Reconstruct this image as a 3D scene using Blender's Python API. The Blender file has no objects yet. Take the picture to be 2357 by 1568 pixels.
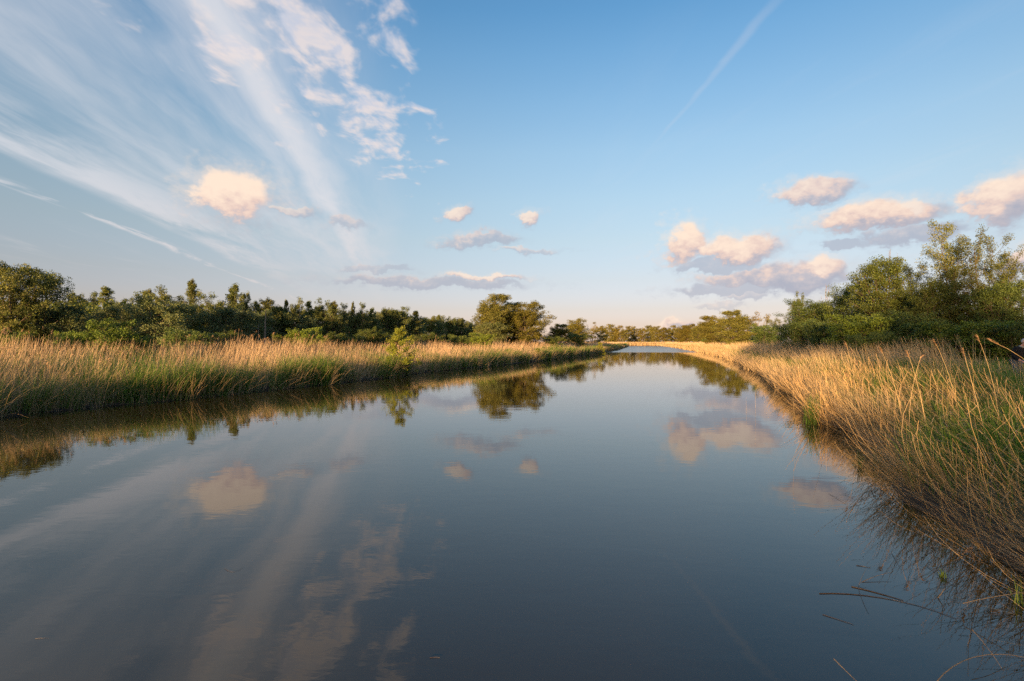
import bpy, bmesh, math, random
import numpy as np
from mathutils import Vector, Matrix

SC = bpy.context.scene
COL = SC.collection
R = math.radians
CAM_H = 2.5          # eye height above the water
FPX = 512.0          # focal length in pixels of a 1024 wide frame
HOR = 342.0          # row of the horizon in a 681 high frame

# ---------------------------------------------------------------- camera
cam = bpy.data.cameras.new('camera')
camo = bpy.data.objects.new('camera', cam)
COL.objects.link(camo)
cam.sensor_width = 36.0
cam.lens = 18.0
cam.clip_start = 0.05
cam.clip_end = 20000.0
camo.location = (0, 0, CAM_H)
camo.rotation_euler = (R(90) + math.atan((HOR - 340.5) / FPX), 0, 0)
SC.camera = camo

# ---------------------------------------------------------------- exposure
SC.view_settings.view_transform = 'Standard'
SC.view_settings.look = 'None'
SC.view_settings.gamma = 1.0
SC.view_settings.exposure = 1.35
SC.view_settings.use_curve_mapping = False
SC.render.engine = 'CYCLES'
SC.cycles.max_bounces = 8
SC.cycles.diffuse_bounces = 5
SC.cycles.glossy_bounces = 3
SC.cycles.transmission_bounces = 4
SC.cycles.transparent_max_bounces = 8
SC.cycles.caustics_reflective = False
SC.cycles.caustics_refractive = False
SC.cycles.use_denoising = False
SC.cycles.use_adaptive_sampling = True
SC.cycles.adaptive_min_samples = 16
SC.cycles.adaptive_threshold = 0.012

# ---------------------------------------------------------------- sun and sky
SUN_AZ = R(204.0)     # clockwise from +Y: low behind the left shoulder
SUN_EL = R(5.5)
sun_dir = Vector((math.sin(SUN_AZ) * math.cos(SUN_EL), math.cos(SUN_AZ) * math.cos(SUN_EL), math.sin(SUN_EL)))
sl = bpy.data.lights.new('sun', 'SUN')
sl.energy = 5.0
sl.angle = R(0.53)
sl.color = (1.0, 0.60, 0.26)
so = bpy.data.objects.new('sun', sl)
COL.objects.link(so)
so.rotation_euler = sun_dir.to_track_quat('Z', 'Y').to_euler()
so.location = (-60, -70, 30)

world = bpy.data.worlds.new('World')
SC.world = world
world.use_nodes = True


class NX:
    """tiny expression builder for shader math"""
    def __init__(self, tree): self.t = tree
    def node(self, typ, **kw):
        n = self.t.nodes.new(typ)
        for k, v in kw.items(): setattr(n, k, v)
        return n
    def put(self, sock, v):
        if isinstance(v, V): self.t.links.new(v.s, sock)
        elif hasattr(v, 'is_output'): self.t.links.new(v, sock)
        else: sock.default_value = v
    def m(self, op, *a, clamp=False):
        n = self.node('ShaderNodeMath', operation=op); n.use_clamp = clamp
        for i, v in enumerate(a): self.put(n.inputs[i], v)
        return V(self, n.outputs[0])
    def smooth(self, v, a, b, lo=0.0, hi=1.0):
        n = self.node('ShaderNodeMapRange', interpolation_type='SMOOTHSTEP')
        self.put(n.inputs['Value'], v)
        self.put(n.inputs['From Min'], a); self.put(n.inputs['From Max'], b)
        self.put(n.inputs['To Min'], lo); self.put(n.inputs['To Max'], hi)
        return V(self, n.outputs[0])
    def vec(self, x, y, z):
        n = self.node('ShaderNodeCombineXYZ')
        for i, v in enumerate((x, y, z)): self.put(n.inputs[i], v)
        return V(self, n.outputs[0])
    def noise(self, v, scale, detail=5.0, rough=0.55, dist=0.0, dim='3D', out='Fac'):
        n = self.node('ShaderNodeTexNoise', noise_dimensions=dim)
        self.put(n.inputs['Vector'], v)
        n.inputs['Scale'].default_value = scale
        n.inputs['Detail'].default_value = detail
        n.inputs['Roughness'].default_value = rough
        n.inputs['Distortion'].default_value = dist
        return V(self, n.outputs[out])
    def mix(self, f, a, b, mode='MIX'):
        n = self.node('ShaderNodeMix', data_type='RGBA', blend_type=mode)
        self.put(n.inputs[0], f)
        for i, v in ((6, a), (7, b)):
            self.put(n.inputs[i], (*v, 1.0) if isinstance(v, tuple) and len(v) == 3 else v)
        return V(self, n.outputs[2])
    def ramp(self, f, stops, interp='LINEAR'):
        n = self.node('ShaderNodeValToRGB')
        n.color_ramp.interpolation = interp
        e = n.color_ramp.elements
        while len(e) < len(stops): e.new(0.5)
        for k, (p, c) in zip(e, stops):
            k.position = p; k.color = (*c, 1.0)
        self.put(n.inputs[0], f)
        return V(self, n.outputs[0])


class V:
    def __init__(self, x, s): self.x = x; self.s = s
    def __add__(self, o): return self.x.m('ADD', self, o)
    __radd__ = __add__
    def __sub__(self, o): return self.x.m('SUBTRACT', self, o)
    def __rsub__(self, o): return self.x.m('SUBTRACT', o, self)
    def __mul__(self, o): return self.x.m('MULTIPLY', self, o)
    __rmul__ = __mul__
    def __truediv__(self, o): return self.x.m('DIVIDE', self, o)
    def __rtruediv__(self, o): return self.x.m('DIVIDE', o, self)
    def max(self, o): return self.x.m('MAXIMUM', self, o)
    def min(self, o): return self.x.m('MINIMUM', self, o)
    def abs(self): return self.x.m('ABSOLUTE', self)


CUMULUS = (   # x, y, half width, half height, opacity, greyness
    (1790, 640, 175, 34, 0.85, 0.35), (1690, 668, 140, 13, 0.6, 0.9), (1885, 622, 70, 24, 0.9, -0.05),
    (1578, 560, 62, 46, 0.97, -0.35), (1690, 576, 90, 30, 0.95, -0.15), (1640, 612, 90, 14, 0.6, 0.9),
    (1868, 440, 86, 25, 0.85, 0.0), (2030, 494, 160, 32, 0.95, -0.05), (2105, 474, 40, 26, 0.8, -0.2), (2110, 538, 130, 20, 0.7, 0.7),
    (2320, 460, 110, 48, 0.92, 0.0), (1945, 563, 70, 12, 0.6, 1.0), (2352, 592, 50, 34, 0.9, 0.0),
    (1720, 686, 55, 10, 0.55, 0.5), (1650, 704, 60, 6, 0.35, 0.4), (1550, 748, 34, 10, 0.75, -0.2),
    (535, 450, 104, 48, 0.97, -0.5), (675, 488, 44, 11, 0.5, 0.0), (805, 517, 56, 13, 0.45, 0.2),
    (1042, 491, 36, 15, 0.8, -0.2), (1220, 496, 30, 13, 0.8, -0.2), (1115, 553, 92, 14, 0.62, 0.35),
    (1220, 577, 80, 6, 0.5, 0.1), (985, 650, 230, 12, 0.62, 0.6), (1115, 634, 95, 7, 0.75, -0.2), (865, 616, 80, 7, 0.4, 0.6))


def build_world():
    t = world.node_tree
    x = NX(t)
    bg = t.nodes['Background']
    sky = x.node('ShaderNodeTexSky', sky_type='NISHITA')
    sky.sun_disc = False
    sky.sun_elevation = SUN_EL
    sky.sun_rotation = SUN_AZ
    sky.altitude = 0.0
    sky.air_density = 1.0
    sky.dust_density = 0.6
    sky.ozone_density = 2.0
    tc = x.node('ShaderNodeTexCoord')
    sep = x.node('ShaderNodeSeparateXYZ')
    t.links.new(tc.outputs['Generated'], sep.inputs[0])
    D = V(x, tc.outputs['Generated'])
    dx, dy, dz = (V(x, s) for s in sep.outputs)
    el = x.m('ARCSINE', dz) * (180 / math.pi)
    az = x.m('ARCTAN2', dx, dy) * (180 / math.pi)
    # the air: clear evening blue overhead, a dusty rose band low down, all round the horizon
    tint = x.ramp(x.m('DIVIDE', el.max(0.0), 60.0), [
        (0, (1.32, 1.32, 2.95)), (0.013, (1.28, 1.23, 2.5)), (0.031, (1.14, 0.99, 1.74)), (0.059, (1.18, 0.94, 1.34)), (0.113, (1.34, 1.02, 1.15)), (0.184, (1.55, 1.21, 1.16)), (0.254, (1.66, 1.38, 1.28)), (0.337, (1.66, 1.51, 1.43)), (0.415, (1.46, 1.52, 1.53)), (0.487, (1.22, 1.48, 1.59)), (0.548, (0.98, 1.39, 1.59)), (0.75, (0.75, 1.2, 1.52)), (1, (0.62, 1.1, 1.48))])
    col = x.mix(1.0, V(x, sky.outputs[0]), tint, 'MULTIPLY')
    # ---- cirrus: parallel streaks on a high plane
    iz = 1.0 / dz.max(0.03)
    px, py = dx * iz, dy * iz
    c12, s12 = math.cos(R(12)), math.sin(R(12))
    wob = x.noise(x.vec(px * 0.8, py * 0.6, 3.1), 1.0, 4.0, 0.55, dim='3D') - 0.5
    q = px * c12 + py * s12 + wob * 0.34            # across the streaks
    pa = py * c12 - px * s12                        # along them
    st = x.noise(x.vec(q * 2.9, pa * 0.60, 0.0), 1.0, 5.0, 0.48, 0.5, dim='2D')
    st2 = x.noise(x.vec(q * 14.0 + 5.0, pa * 2.6, 0.0), 1.0, 4.0, 0.6, 0.4, dim='2D')
    stn = st * 0.74 + st2 * 0.26
    def band(c, lo, hi):                            # sharp on the low side, soft on the high side
        return x.smooth(q, c - lo, c) * x.smooth(q, c + hi, c)
    b1 = band(-1.90, 0.20, 0.85)
    b2 = band(-0.56, 0.17, 0.34)
    veil = x.smooth(q, -1.9, -1.3) * x.smooth(q, 0.1, -0.55)
    rest = x.smooth(q, 0.25, 2.5) * 0.22 + x.smooth(q, -2.4, -3.6) * 0.5
    near = x.smooth(pa, 9.5, 4.5)
    a_c = b1 * x.smooth(st * 0.7 + st2 * 0.3, 0.24, 0.66) * 0.74
    a_c = a_c.max(b2 * x.smooth(stn, 0.10, 0.60) * 0.86)
    a_c = a_c.max(veil * x.smooth(stn, 0.15, 0.80) * 0.56)
    a_c = a_c.max(rest * x.smooth(stn, 0.50, 0.85) * 0.6)
    low = x.smooth(el, 2.0, 9.0)
    a_c = a_c * low * (near * 0.75 + 0.25)
    # thin detached wisps below the long band
    b3 = band(-2.42, 0.09, 0.10) * x.smooth(stn, 0.45, 0.62) * 0.75 * low
    a_c = a_c.max(b3)
    cir = x.mix(x.smooth(el, 2.0, 16.0), (4.3, 3.65, 3.45), (3.75, 3.75, 3.95))
    col = x.mix(a_c, col, cir)
    # ---- altocumulus flock among the streaks
    ac = x.noise(x.vec(px * 7.0, py * 4.4, 0.7), 1.0, 4.0, 0.52, 0.2, dim='2D')
    big = x.noise(x.vec(px * 2.1 + 9.0, py * 1.2, 0.2), 1.0, 2.0, 0.5, 0.0, dim='2D')
    e1 = x.m('SQRT', x.m('POWER', (px + 0.64) / 0.27, 2.0) + x.m('POWER', (py - 1.95) / 1.05, 2.0))
    e2 = x.m('SQRT', x.m('POWER', (px + 0.98) / 0.30, 2.0) + x.m('POWER', (py - 1.85) / 0.9, 2.0)) + 0.38
    mk = 1.0 - e1.min(e2)
    far_mk = x.smooth(py, -0.4, -1.6) * 1.65 - 1.3   # more of the same flock behind the viewer
    fa = mk.max(far_mk) * 0.70 + (ac - 0.5) * 2.3 + (big - 0.5) * 0.8
    a_a = x.smooth(fa, 0.04, 0.70) * 0.80 * low
    lit = x.smooth(x.noise(x.vec(px * 7.0 + 0.10, py * 4.4 + 0.11, 0.7), 1.0, 4.0, 0.52, 0.2, dim='2D') - ac, -0.10, 0.12)
    col = x.mix(a_a, col, x.mix(lit, (4.4, 3.85, 3.7), (3.3, 3.35, 3.8)))
    # ---- an old condensation trail high on the right
    tn = x.noise(x.vec(py * 3.0, px * 3.0, 1.0), 1.0, 3.0, 0.6, 0.0, dim='2D')
    tl = (px - 0.865 + py * 0.058 + (tn - 0.5) * 0.035).abs()
    tw = 0.008 + x.smooth(py, 2.6, 1.2) * 0.010
    a_t = x.smooth(tl, tw * 1.9, tw * 0.2) * x.smooth(py, 2.75, 2.2) * x.smooth(py, 1.25, 1.75) * x.smooth(tn, 0.2, 0.7, 0.4, 1.0) * 0.19
    col = x.mix(a_t, col, (3.7, 3.6, 3.8))
    # ---- fair-weather cumulus, each a heap of its own
    wn = x.node('ShaderNodeTexNoise'); t.links.new(D.s, wn.inputs['Vector'])
    wn.inputs['Scale'].default_value = 13.0; wn.inputs['Detail'].default_value = 4.0; wn.inputs['Roughness'].default_value = 0.6
    ws = x.node('ShaderNodeSeparateXYZ'); t.links.new(wn.outputs['Color'], ws.inputs[0])
    w1, w2, w3 = (V(x, o) for o in ws.outputs)
    fine = x.noise(x.vec(dx, dy, dz * 1.6), 46.0, 4.0, 0.62, 0.0)
    P = x.vec(az + (w1 - 0.5) * 7.0 + (fine - 0.5) * 2.0, el + (w2 - 0.5) * 3.6 + (fine - 0.5) * 1.2, 1.0)

    def vm(op, *a):
        n = x.node('ShaderNodeVectorMath', operation=op)
        for i, v in enumerate(a): x.put(n.inputs[i], v)
        return V(x, n.outputs['Value' if op in ('DOT_PRODUCT', 'DISTANCE') else 'Vector'])
    Q, F = None, None
    for (cx, cy, hw, hh, op, tone) in CUMULUS:
        # listed as (x, y, half width, half height) in a 2357 wide view and turned into bearings and elevations
        u, v = (cx / 2357 * 1024 - 512) / FPX, (HOR - cy / 2357 * 1024) / FPX
        a0 = math.degrees(math.atan(u)); r = math.hypot(1, u)
        e0 = math.degrees(math.atan2(v, r))
        k = 1024 / 2357 / FPX
        hw, hh = hw * 1.12, hh * 1.3
        wa = math.degrees(k * hw / (1 + u * u)); we = math.degrees(k * hh / r / (1 + (v / r) ** 2))
        L = vm('DISTANCE', vm('MULTIPLY', P, (1 / wa, 1 / we, 0)), (a0 / wa, e0 / we, 0))
        f = 1.0 - L
        S = vm('DOT_PRODUCT', P, (-0.25 / wa, 0.62 / we, 0.25 * a0 / wa - 0.62 * e0 / we - tone))
        Qi = x.vec(f, S, op)
        if Q is None: Q, F = Qi, f
        else:
            g = x.m('MULTIPLY_ADD', f - F, 3.0, 0.5, clamp=True)
            mx = x.node('ShaderNodeMix', data_type='VECTOR')
            x.put(mx.inputs[0], g); x.put(mx.inputs[4], Q); x.put(mx.inputs[5], Qi)
            Q, F = V(x, mx.outputs[1]), F.max(f)
    qs = x.node('ShaderNodeSeparateXYZ'); t.links.new(Q.s, qs.inputs[0])
    f, S, op = (V(x, o) for o in qs.outputs)
    f = F + (fine - 0.5) * 0.42 + (w3 - 0.5) * 0.5
    al = (x.smooth(f, -0.06, 0.38)).max(x.smooth(f + (fine - 0.5) * 1.6, -0.50, 0.40) * 0.28) * op
    sh = S + f * 0.35 + (fine - 0.5) * 1.1 + (w3 - 0.5) * 0.8 - 0.08
    c = x.ramp(x.smooth(sh, -0.75, 0.85), [(0.0, (2.0, 2.05, 2.5)), (0.33, (2.75, 2.5, 2.7)), (0.62, (4.2, 3.15, 2.75)), (1.0, (5.2, 4.12, 3.3))])
    col = x.mix(al, col, c)
    # the same kind of heaps beyond the frame, all round
    h = x.noise(x.vec(dx * 3.2, dy * 3.2, dz * 9.0), 1.0, 6.0, 0.6, 0.3) + (fine - 0.5) * 0.16
    hm = x.smooth(az.abs(), 52.0, 64.0) * x.smooth(el, 3.0, 9.0) * x.smooth(el, 24.0, 15.0)
    a_h = x.smooth(h, 0.56, 0.66) * hm * 0.9
    col = x.mix(a_h, col, x.mix(x.smooth(h, 0.56, 0.74), (2.5, 2.4, 2.7), (4.3, 3.4, 2.9)))
    t.links.new(col.s, bg.inputs['Color'])
    bg.inputs['Strength'].default_value = 0.0785
    world.cycles.sampling_method = 'MANUAL'
    world.cycles.sample_map_resolution = 256


build_world()

# ================================================================ helpers
rng = np.random.default_rng(11)
random.seed(5)


def tag(o, label=None, cat=None, group=None, kind=None):
    if label: o['label'] = label
    if cat: o['category'] = cat
    if group: o['group'] = group
    if kind: o['kind'] = kind
    return o


def empty(name, loc=(0, 0, 0), rz=0.0):
    o = bpy.data.objects.new(name, None)
    o.empty_display_size = 0.3
    COL.objects.link(o)
    o.location = loc
    o.rotation_euler = (0, 0, rz)
    return o


def link_mesh(name, me, parent=None):
    o = bpy.data.objects.new(name, me)
    COL.objects.link(o)
    if parent: o.parent = parent
    return o


def np_mesh(name, verts, faces, mat, col=None, smooth=False):
    """verts (N,3); faces (M,k) array or a list of such arrays"""
    me = bpy.data.meshes.new(name)
    fl = faces if isinstance(faces, list) else [faces]
    fl = [np.asarray(f, dtype=np.int32) for f in fl if len(f)]
    me.vertices.add(len(verts))
    me.vertices.foreach_set('co', np.ascontiguousarray(verts, dtype=np.float32).ravel())
    nl = sum(f.size for f in fl)
    me.loops.add(nl)
    me.loops.foreach_set('vertex_index', np.concatenate([f.ravel() for f in fl]))
    tot = np.concatenate([np.full(len(f), f.shape[1], np.int32) for f in fl])
    me.polygons.add(len(tot))
    me.polygons.foreach_set('loop_start', np.concatenate([[0], np.cumsum(tot)[:-1]]).astype(np.int32))
    if smooth: me.polygons.foreach_set('use_smooth', np.ones(len(tot), bool))
    if col is not None:
        at = me.attributes.new('tone', 'FLOAT_COLOR', 'POINT')
        c = np.ones((len(verts), 4), np.float32); c[:, :3] = col
        at.data.foreach_set('color', c.ravel())
    me.materials.append(mat)
    me.update(calc_edges=True)
    return me


# ================================================================ materials
def new_mat(name):
    m = bpy.data.materials.new(name)
    m.use_nodes = True
    x = NX(m.node_tree)
    return m, x, m.node_tree.nodes['Principled BSDF'], m.node_tree.nodes['Material Output']


def mat_plain(name, c, rough=0.8, nscale=8.0, amp=0.3, spec=0.3):
    m, x, p, o = new_mat(name)
    tc = x.node('ShaderNodeTexCoord')
    n = x.noise(tc.outputs['Object'], nscale, 4.0)
    x.put(p.inputs['Base Color'], x.mix(n, tuple(k * (1 - amp) for k in c), tuple(min(1, k * (1 + amp)) for k in c)))
    p.inputs['Roughness'].default_value = rough
    p.inputs['Specular IOR Level'].default_value = spec
    return m


def mat_leafy(name, transl=0.35, rough=0.5, hue_var=0.0, spec=0.25):
    """thin vegetation: own colour from the 'tone' attribute, part of the light passes through"""
    m, x, p, o = new_mat(name)
    at = x.node('ShaderNodeAttribute', attribute_name='tone')
    c = V(x, at.outputs['Color'])
    if hue_var:
        oi = x.node('ShaderNodeObjectInfo')
        r = V(x, oi.outputs['Random'])
        c = x.mix(x.smooth(r, 0.0, 1.0), c, x.mix(1.0, c, (1.18, 1.0, 0.78), 'MULTIPLY'))
        hs = x.node('ShaderNodeHueSaturation')
        x.put(hs.inputs['Value'], x.m('FRACT', r * 7.3) * (hue_var * 2) + (1 - hue_var))
        x.put(hs.inputs['Color'], c)
        c = V(x, hs.outputs[0])
    x.put(p.inputs['Base Color'], c)
    p.inputs['Roughness'].default_value = rough
    p.inputs['Specular IOR Level'].default_value = spec
    tr = x.node('ShaderNodeBsdfTranslucent')
    x.put(tr.inputs['Color'], x.mix(1.0, c, (1.1, 1.25, 0.7), 'MULTIPLY'))
    ms = x.node('ShaderNodeMixShader')
    ms.inputs[0].default_value = transl
    m.node_tree.links.new(p.outputs[0], ms.inputs[1])
    m.node_tree.links.new(tr.outputs[0], ms.inputs[2])
    m.node_tree.links.new(ms.outputs[0], o.inputs['Surface'])
    return m


M_REED = mat_leafy('dry reed', 0.18, 0.6)
M_GREEN = mat_leafy('green blade', 0.35, 0.5)
M_LEAF = mat_leafy('leaf', 0.2, 0.5, hue_var=0.2)
M_BARK = mat_plain('bark', (0.11, 0.085, 0.06), 0.9, 14.0, 0.5)
M_DEAD = mat_plain('dead wood', (0.22, 0.17, 0.13), 0.9, 18.0, 0.35)
M_STRAW = mat_plain('straw stem', (0.50, 0.37, 0.20), 0.6, 25.0, 0.3)
M_STRAW_SHADED = mat_plain('shaded straw stem', (0.20, 0.155, 0.10), 0.7, 25.0, 0.35)  # darker copy of the straw, with shade put into the colour
M_WET = mat_plain('wet stem', (0.055, 0.04, 0.03), 0.35, 25.0, 0.4, 0.5)


def mat_ground():
    m, x, p, o = new_mat('ground')
    g = x.node('ShaderNodeNewGeometry')
    pos = V(x, g.outputs['Position'])
    n1 = x.noise(pos, 0.35, 5.0); n2 = x.noise(pos, 6.0, 5.0, 0.65)
    sp = x.node('ShaderNodeSeparateXYZ'); m.node_tree.links.new(pos.s, sp.inputs[0])
    soil = x.mix(n2, (0.018, 0.013, 0.008), (0.06, 0.042, 0.025))
    turf = x.mix(n2, (0.03, 0.045, 0.012), (0.09, 0.10, 0.03))
    dry = x.mix(n2, (0.12, 0.09, 0.045), (0.2, 0.15, 0.08))
    c = x.mix(x.smooth(n1, 0.35, 0.65), turf, dry)
    c = x.mix(x.smooth(V(x, sp.outputs[2]) + (n2 - 0.5) * 0.2, 0.12, 0.34), soil, c)
    x.put(p.inputs['Base Color'], c)
    p.inputs['Roughness'].default_value = 0.95
    b = x.node('ShaderNodeBump'); b.inputs['Strength'].default_value = 0.6; b.inputs['Distance'].default_value = 0.05
    x.put(b.inputs['Height'], n2)
    m.node_tree.links.new(b.outputs[0], p.inputs['Normal'])
    return m


def mat_water():
    m, x, p, o = new_mat('canal water')
    g = x.node('ShaderNodeNewGeometry')
    sp = x.node('ShaderNodeSeparateXYZ'); m.node_tree.links.new(g.outputs['Position'], sp.inputs[0])
    X, Y = V(x, sp.outputs[0]), V(x, sp.outputs[1])
    # calm near water with faint ripples; beyond a clear edge the breeze ruffles it
    edge = x.noise(x.vec(X * 0.05, Y * 0.012, 0.0), 1.0, 3.0, dim='2D') - 0.5
    ruf = x.smooth(Y + edge * 12.0, 121.0, 129.0)
    w1 = x.noise(x.vec(X * 0.9, Y * 1.9, 0.0), 1.0, 3.0, 0.55, 0.3, dim='2D')
    w2 = x.noise(x.vec(X * 3.4 - Y * 0.6, Y * 8.5 + X * 1.2, 0.0), 1.0, 3.0, 0.55, 0.4, dim='2D')
    patch = x.smooth(x.noise(x.vec(X * 0.12, Y * 0.16, 4.0), 1.0, 3.0, 0.5, 0.0, dim='2D'), 0.38, 0.62, 0.35, 1.0)
    h = w1 * 0.0014 + w2 * 0.00045 * patch
    w3 = x.noise(x.vec(X * 1.2, Y * 2.2, 0.0), 1.0, 3.0, 0.6, 0.3, dim='2D')
    h = h + w3 * ruf * 0.03
    b = x.node('ShaderNodeBump'); b.inputs['Strength'].default_value = 1.0; b.inputs['Distance'].default_value = 1.0
    x.put(b.inputs['Height'], h)
    m.node_tree.links.new(b.outputs[0], p.inputs['Normal'])
    mud = x.noise(x.vec(X * 0.3, Y * 0.3, 0.0), 1.0, 3.0)
    x.put(p.inputs['Base Color'], x.mix(mud, (0.032, 0.024, 0.008), (0.042, 0.031, 0.011)))
    x.put(p.inputs['Roughness'], ruf * 0.20 + 0.012)
    p.inputs['IOR'].default_value = 1.55
    return m


# ================================================================ the lie of the land
LB = np.array([(-60, -40.0), (0, -23.0), (17.1, -17.2), (20.6, -15.6), (26.1, -12.4), (35.6, -9.0), (42.7, -6.9), (51.2, -3.4), (67.4, 3.6),
               (101.6, 15.6), (160, 32.5), (240, 53.0), (340, 77.0), (420, 96.0)])
RB = np.array([(-60, -4.0), (-10, 4.2), (0, 5.7), (3.5, 5.5), (5, 5.45), (7.4, 6.35), (8.9, 7.1), (12.1, 9.2), (13.5, 9.6), (15.5, 9.4), (20, 11.8), (30.3, 15.9), (45, 21.3), (61.5, 27.4),
               (101, 40.2), (206, 67.0), (330, 96.0), (420, 118.0)])
END_Y = 338.0


def xl(y):
    y = np.asarray(y, float)
    return np.interp(y, LB[:, 0], LB[:, 1]) + 0.25 * np.sin(y * 0.9) + 0.2 * np.sin(y * 0.37 + 1) + 0.14 * np.sin(y * 2.3 + 1.7) + 0.10 * np.sin(y * 4.3)


def xr(y):
    y = np.asarray(y, float)
    return np.interp(y, RB[:, 0], RB[:, 1]) + 0.18 * np.sin(y * 1.3) + 0.25 * np.sin(y * 0.31 + 2) + 0.12 * np.sin(y * 2.7 + 0.7)


def ground_z(X, Y):
    X = np.asarray(X, float); Y = np.asarray(Y, float)
    dl = xl(Y) - X                  # > 0 on the left land
    dr = X - xr(Y)                  # > 0 on the right land
    de = (Y - END_Y)
    def prof(d, top, run):
        return np.where(d > 0, 0.10 + (top - 0.10) * (1 - np.exp(-d / run)), np.maximum(-1.2, 0.10 + d * 0.9))
    z = np.maximum(prof(dl, 0.55, 4.0), prof(dr, 1.12, 4.5))
    z = np.maximum(z, prof(de, 0.6, 4.0))
    return z + 0.05 * np.sin(X * 0.7) * np.cos(Y * 0.6) * (z > 0.2)


def build_ground():
    ys = np.concatenate([[-4000, -1500, -600, -250, -120, -80], np.arange(-60, 60, 1.0), np.arange(60, 140, 2.5), np.arange(140, 330, 6.0),
                         np.arange(330, 350, 1.0), np.arange(350, 430, 10.0), [450, 520, 700, 1000, 1600, 2600, 4500, 8000]])
    off = np.array([0.0, 0.25, 0.6, 1.2, 2.0, 3.0, 4.5, 6.5, 9, 13, 20, 32, 60, 120, 300, 800, 2000, 5000])
    rows = []
    for y in ys:
        a, b = float(xl(y)), float(xr(y))
        inner = [a + 0.35, a + 0.9, a + 1.8, (a + b) / 2, b - 1.8, b - 0.9, b - 0.35]
        rows.append(np.concatenate([a - off[::-1], inner, b + off]))
    Xs = np.array(rows)
    Ys = np.repeat(ys[:, None], Xs.shape[1], 1)
    Z = ground_z(Xs, Ys)
    v = np.stack([Xs, Ys, Z], -1).reshape(-1, 3)
    n, k = Xs.shape
    i = (np.arange(n - 1)[:, None] * k + np.arange(k - 1)[None, :]).ravel()
    me = np_mesh('ground', v, np.stack([i, i + 1, i + k + 1, i + k], -1), mat_ground(), smooth=True)
    tag(link_mesh('ground', me), kind='structure')


def build_water():
    ys = np.concatenate([np.arange(-60, 340, 4.0), [END_Y + 2]])
    v = np.array([(p, y, 0.0) for y in ys for p in (float(xl(y)) - 1.2, float(xr(y)) + 1.2)])
    i = np.arange(len(ys) - 1) * 2
    me = np_mesh('water', v, np.stack([i, i + 1, i + 3, i + 2], -1), mat_water())
    tag(link_mesh('water', me), kind='structure')


build_ground()
build_water()


# ================================================================ blades and stems
def ribbons(base, length, az, lean, bend, width, nseg, tone, twist=None, taper=0.75):
    """strips growing from base: az = heading of the lean, lean = angle off vertical at the foot, bend = extra by the tip"""
    N = len(base)
    t = np.linspace(0, 1, nseg + 1)
    th = lean[:, None] + bend[:, None] * t[None, :] ** 1.4
    step = (length / nseg)[:, None]
    mid = 0.5 * (th[:, 1:] + th[:, :-1])
    h = np.concatenate([np.zeros((N, 1)), np.cumsum(np.sin(mid) * step, 1)], 1)
    z = np.concatenate([np.zeros((N, 1)), np.cumsum(np.cos(mid) * step, 1)], 1)
    P = np.empty((N, nseg + 1, 3))
    P[:, :, 0] = base[:, 0:1] + h * np.cos(az)[:, None]
    P[:, :, 1] = base[:, 1:2] + h * np.sin(az)[:, None]
    P[:, :, 2] = base[:, 2:3] + z
    tw = rng.uniform(0, np.pi, N) if twist is None else twist
    w = width[:, None] * (1 - taper * t[None, :] ** 1.5)
    sx, sy = np.cos(tw)[:, None] * w, np.sin(tw)[:, None] * w
    A = P.copy(); B = P.copy()
    A[:, :, 0] -= sx / 2; A[:, :, 1] -= sy / 2
    B[:, :, 0] += sx / 2; B[:, :, 1] += sy / 2
    v = np.stack([A, B], 2).reshape(-1, 3)
    i = (np.arange(N)[:, None] * (nseg + 1) + np.arange(nseg)[None, :]).ravel() * 2
    f = np.stack([i, i + 1, i + 3, i + 2], -1)
    c = np.repeat(tone, (nseg + 1) * 2, 0)
    return v, f, c, P[:, -1, :], th[:, -1]


def join(parts):
    vs, fs, cs, o = [], [], [], 0
    for v, f, c in parts:
        vs.append(v); fs.append(f + o); cs.append(c); o += len(v)
    return np.concatenate(vs), np.concatenate(fs), np.concatenate(cs)


def vnoise(X, Y, s, seed):
    r = np.random.default_rng(seed)
    out = 0
    for k in range(6):
        a = r.uniform(0, 2 * np.pi); f = s * r.uniform(0.6, 1.6); p = r.uniform(0, 6.28)
        out = out + np.sin((X * np.cos(a) + Y * np.sin(a)) * f + p)
    return out / 6 ** 0.5 / 0.9


def straw(n, dark=0.0):
    k = rng.uniform(0.72, 1.18, n)[:, None]
    a, b = np.array([0.60, 0.44, 0.245]), np.array([0.48, 0.37, 0.235])
    m = rng.uniform(0, 1, n)[:, None]
    return (a * m + b * (1 - m)) * k


def greens(n):
    k = rng.uniform(0.65, 1.3, n)[:, None]
    a, b = np.array([0.090, 0.185, 0.028]), np.array([0.17, 0.22, 0.05])
    m = rng.uniform(0, 1, n)[:, None] ** 2
    return (a * (1 - m) + b * m) * k


def plumes(tips, th, az, size, n_each=6):
    """drooping feathery heads at the ends of stems"""
    N = len(tips)
    b = np.repeat(tips, n_each, 0)
    k = np.tile(np.linspace(0, 1, n_each), N)
    s = np.repeat(size, n_each)
    a = np.repeat(az, n_each)
    b = b.copy(); b[:, 2] -= k * s * 0.55
    tone = np.array([0.30, 0.19, 0.115]) * rng.uniform(0.75, 1.3, (N * n_each, 1))
    v, f, c, _, _ = ribbons(b, s * rng.uniform(0.5, 0.9, N * n_each), a + rng.normal(0, 0.5, N * n_each), np.repeat(th, n_each) * 0.6 + 0.35 + rng.uniform(0, 0.4, N * n_each),
                            rng.uniform(0.5, 1.3, N * n_each), s * 0.14, 3, tone, taper=0.9)
    return v, f, c


WATERWARD_L = math.radians(-20)   # heading from the left bank towards the water
WATERWARD_R = math.radians(160)


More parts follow.
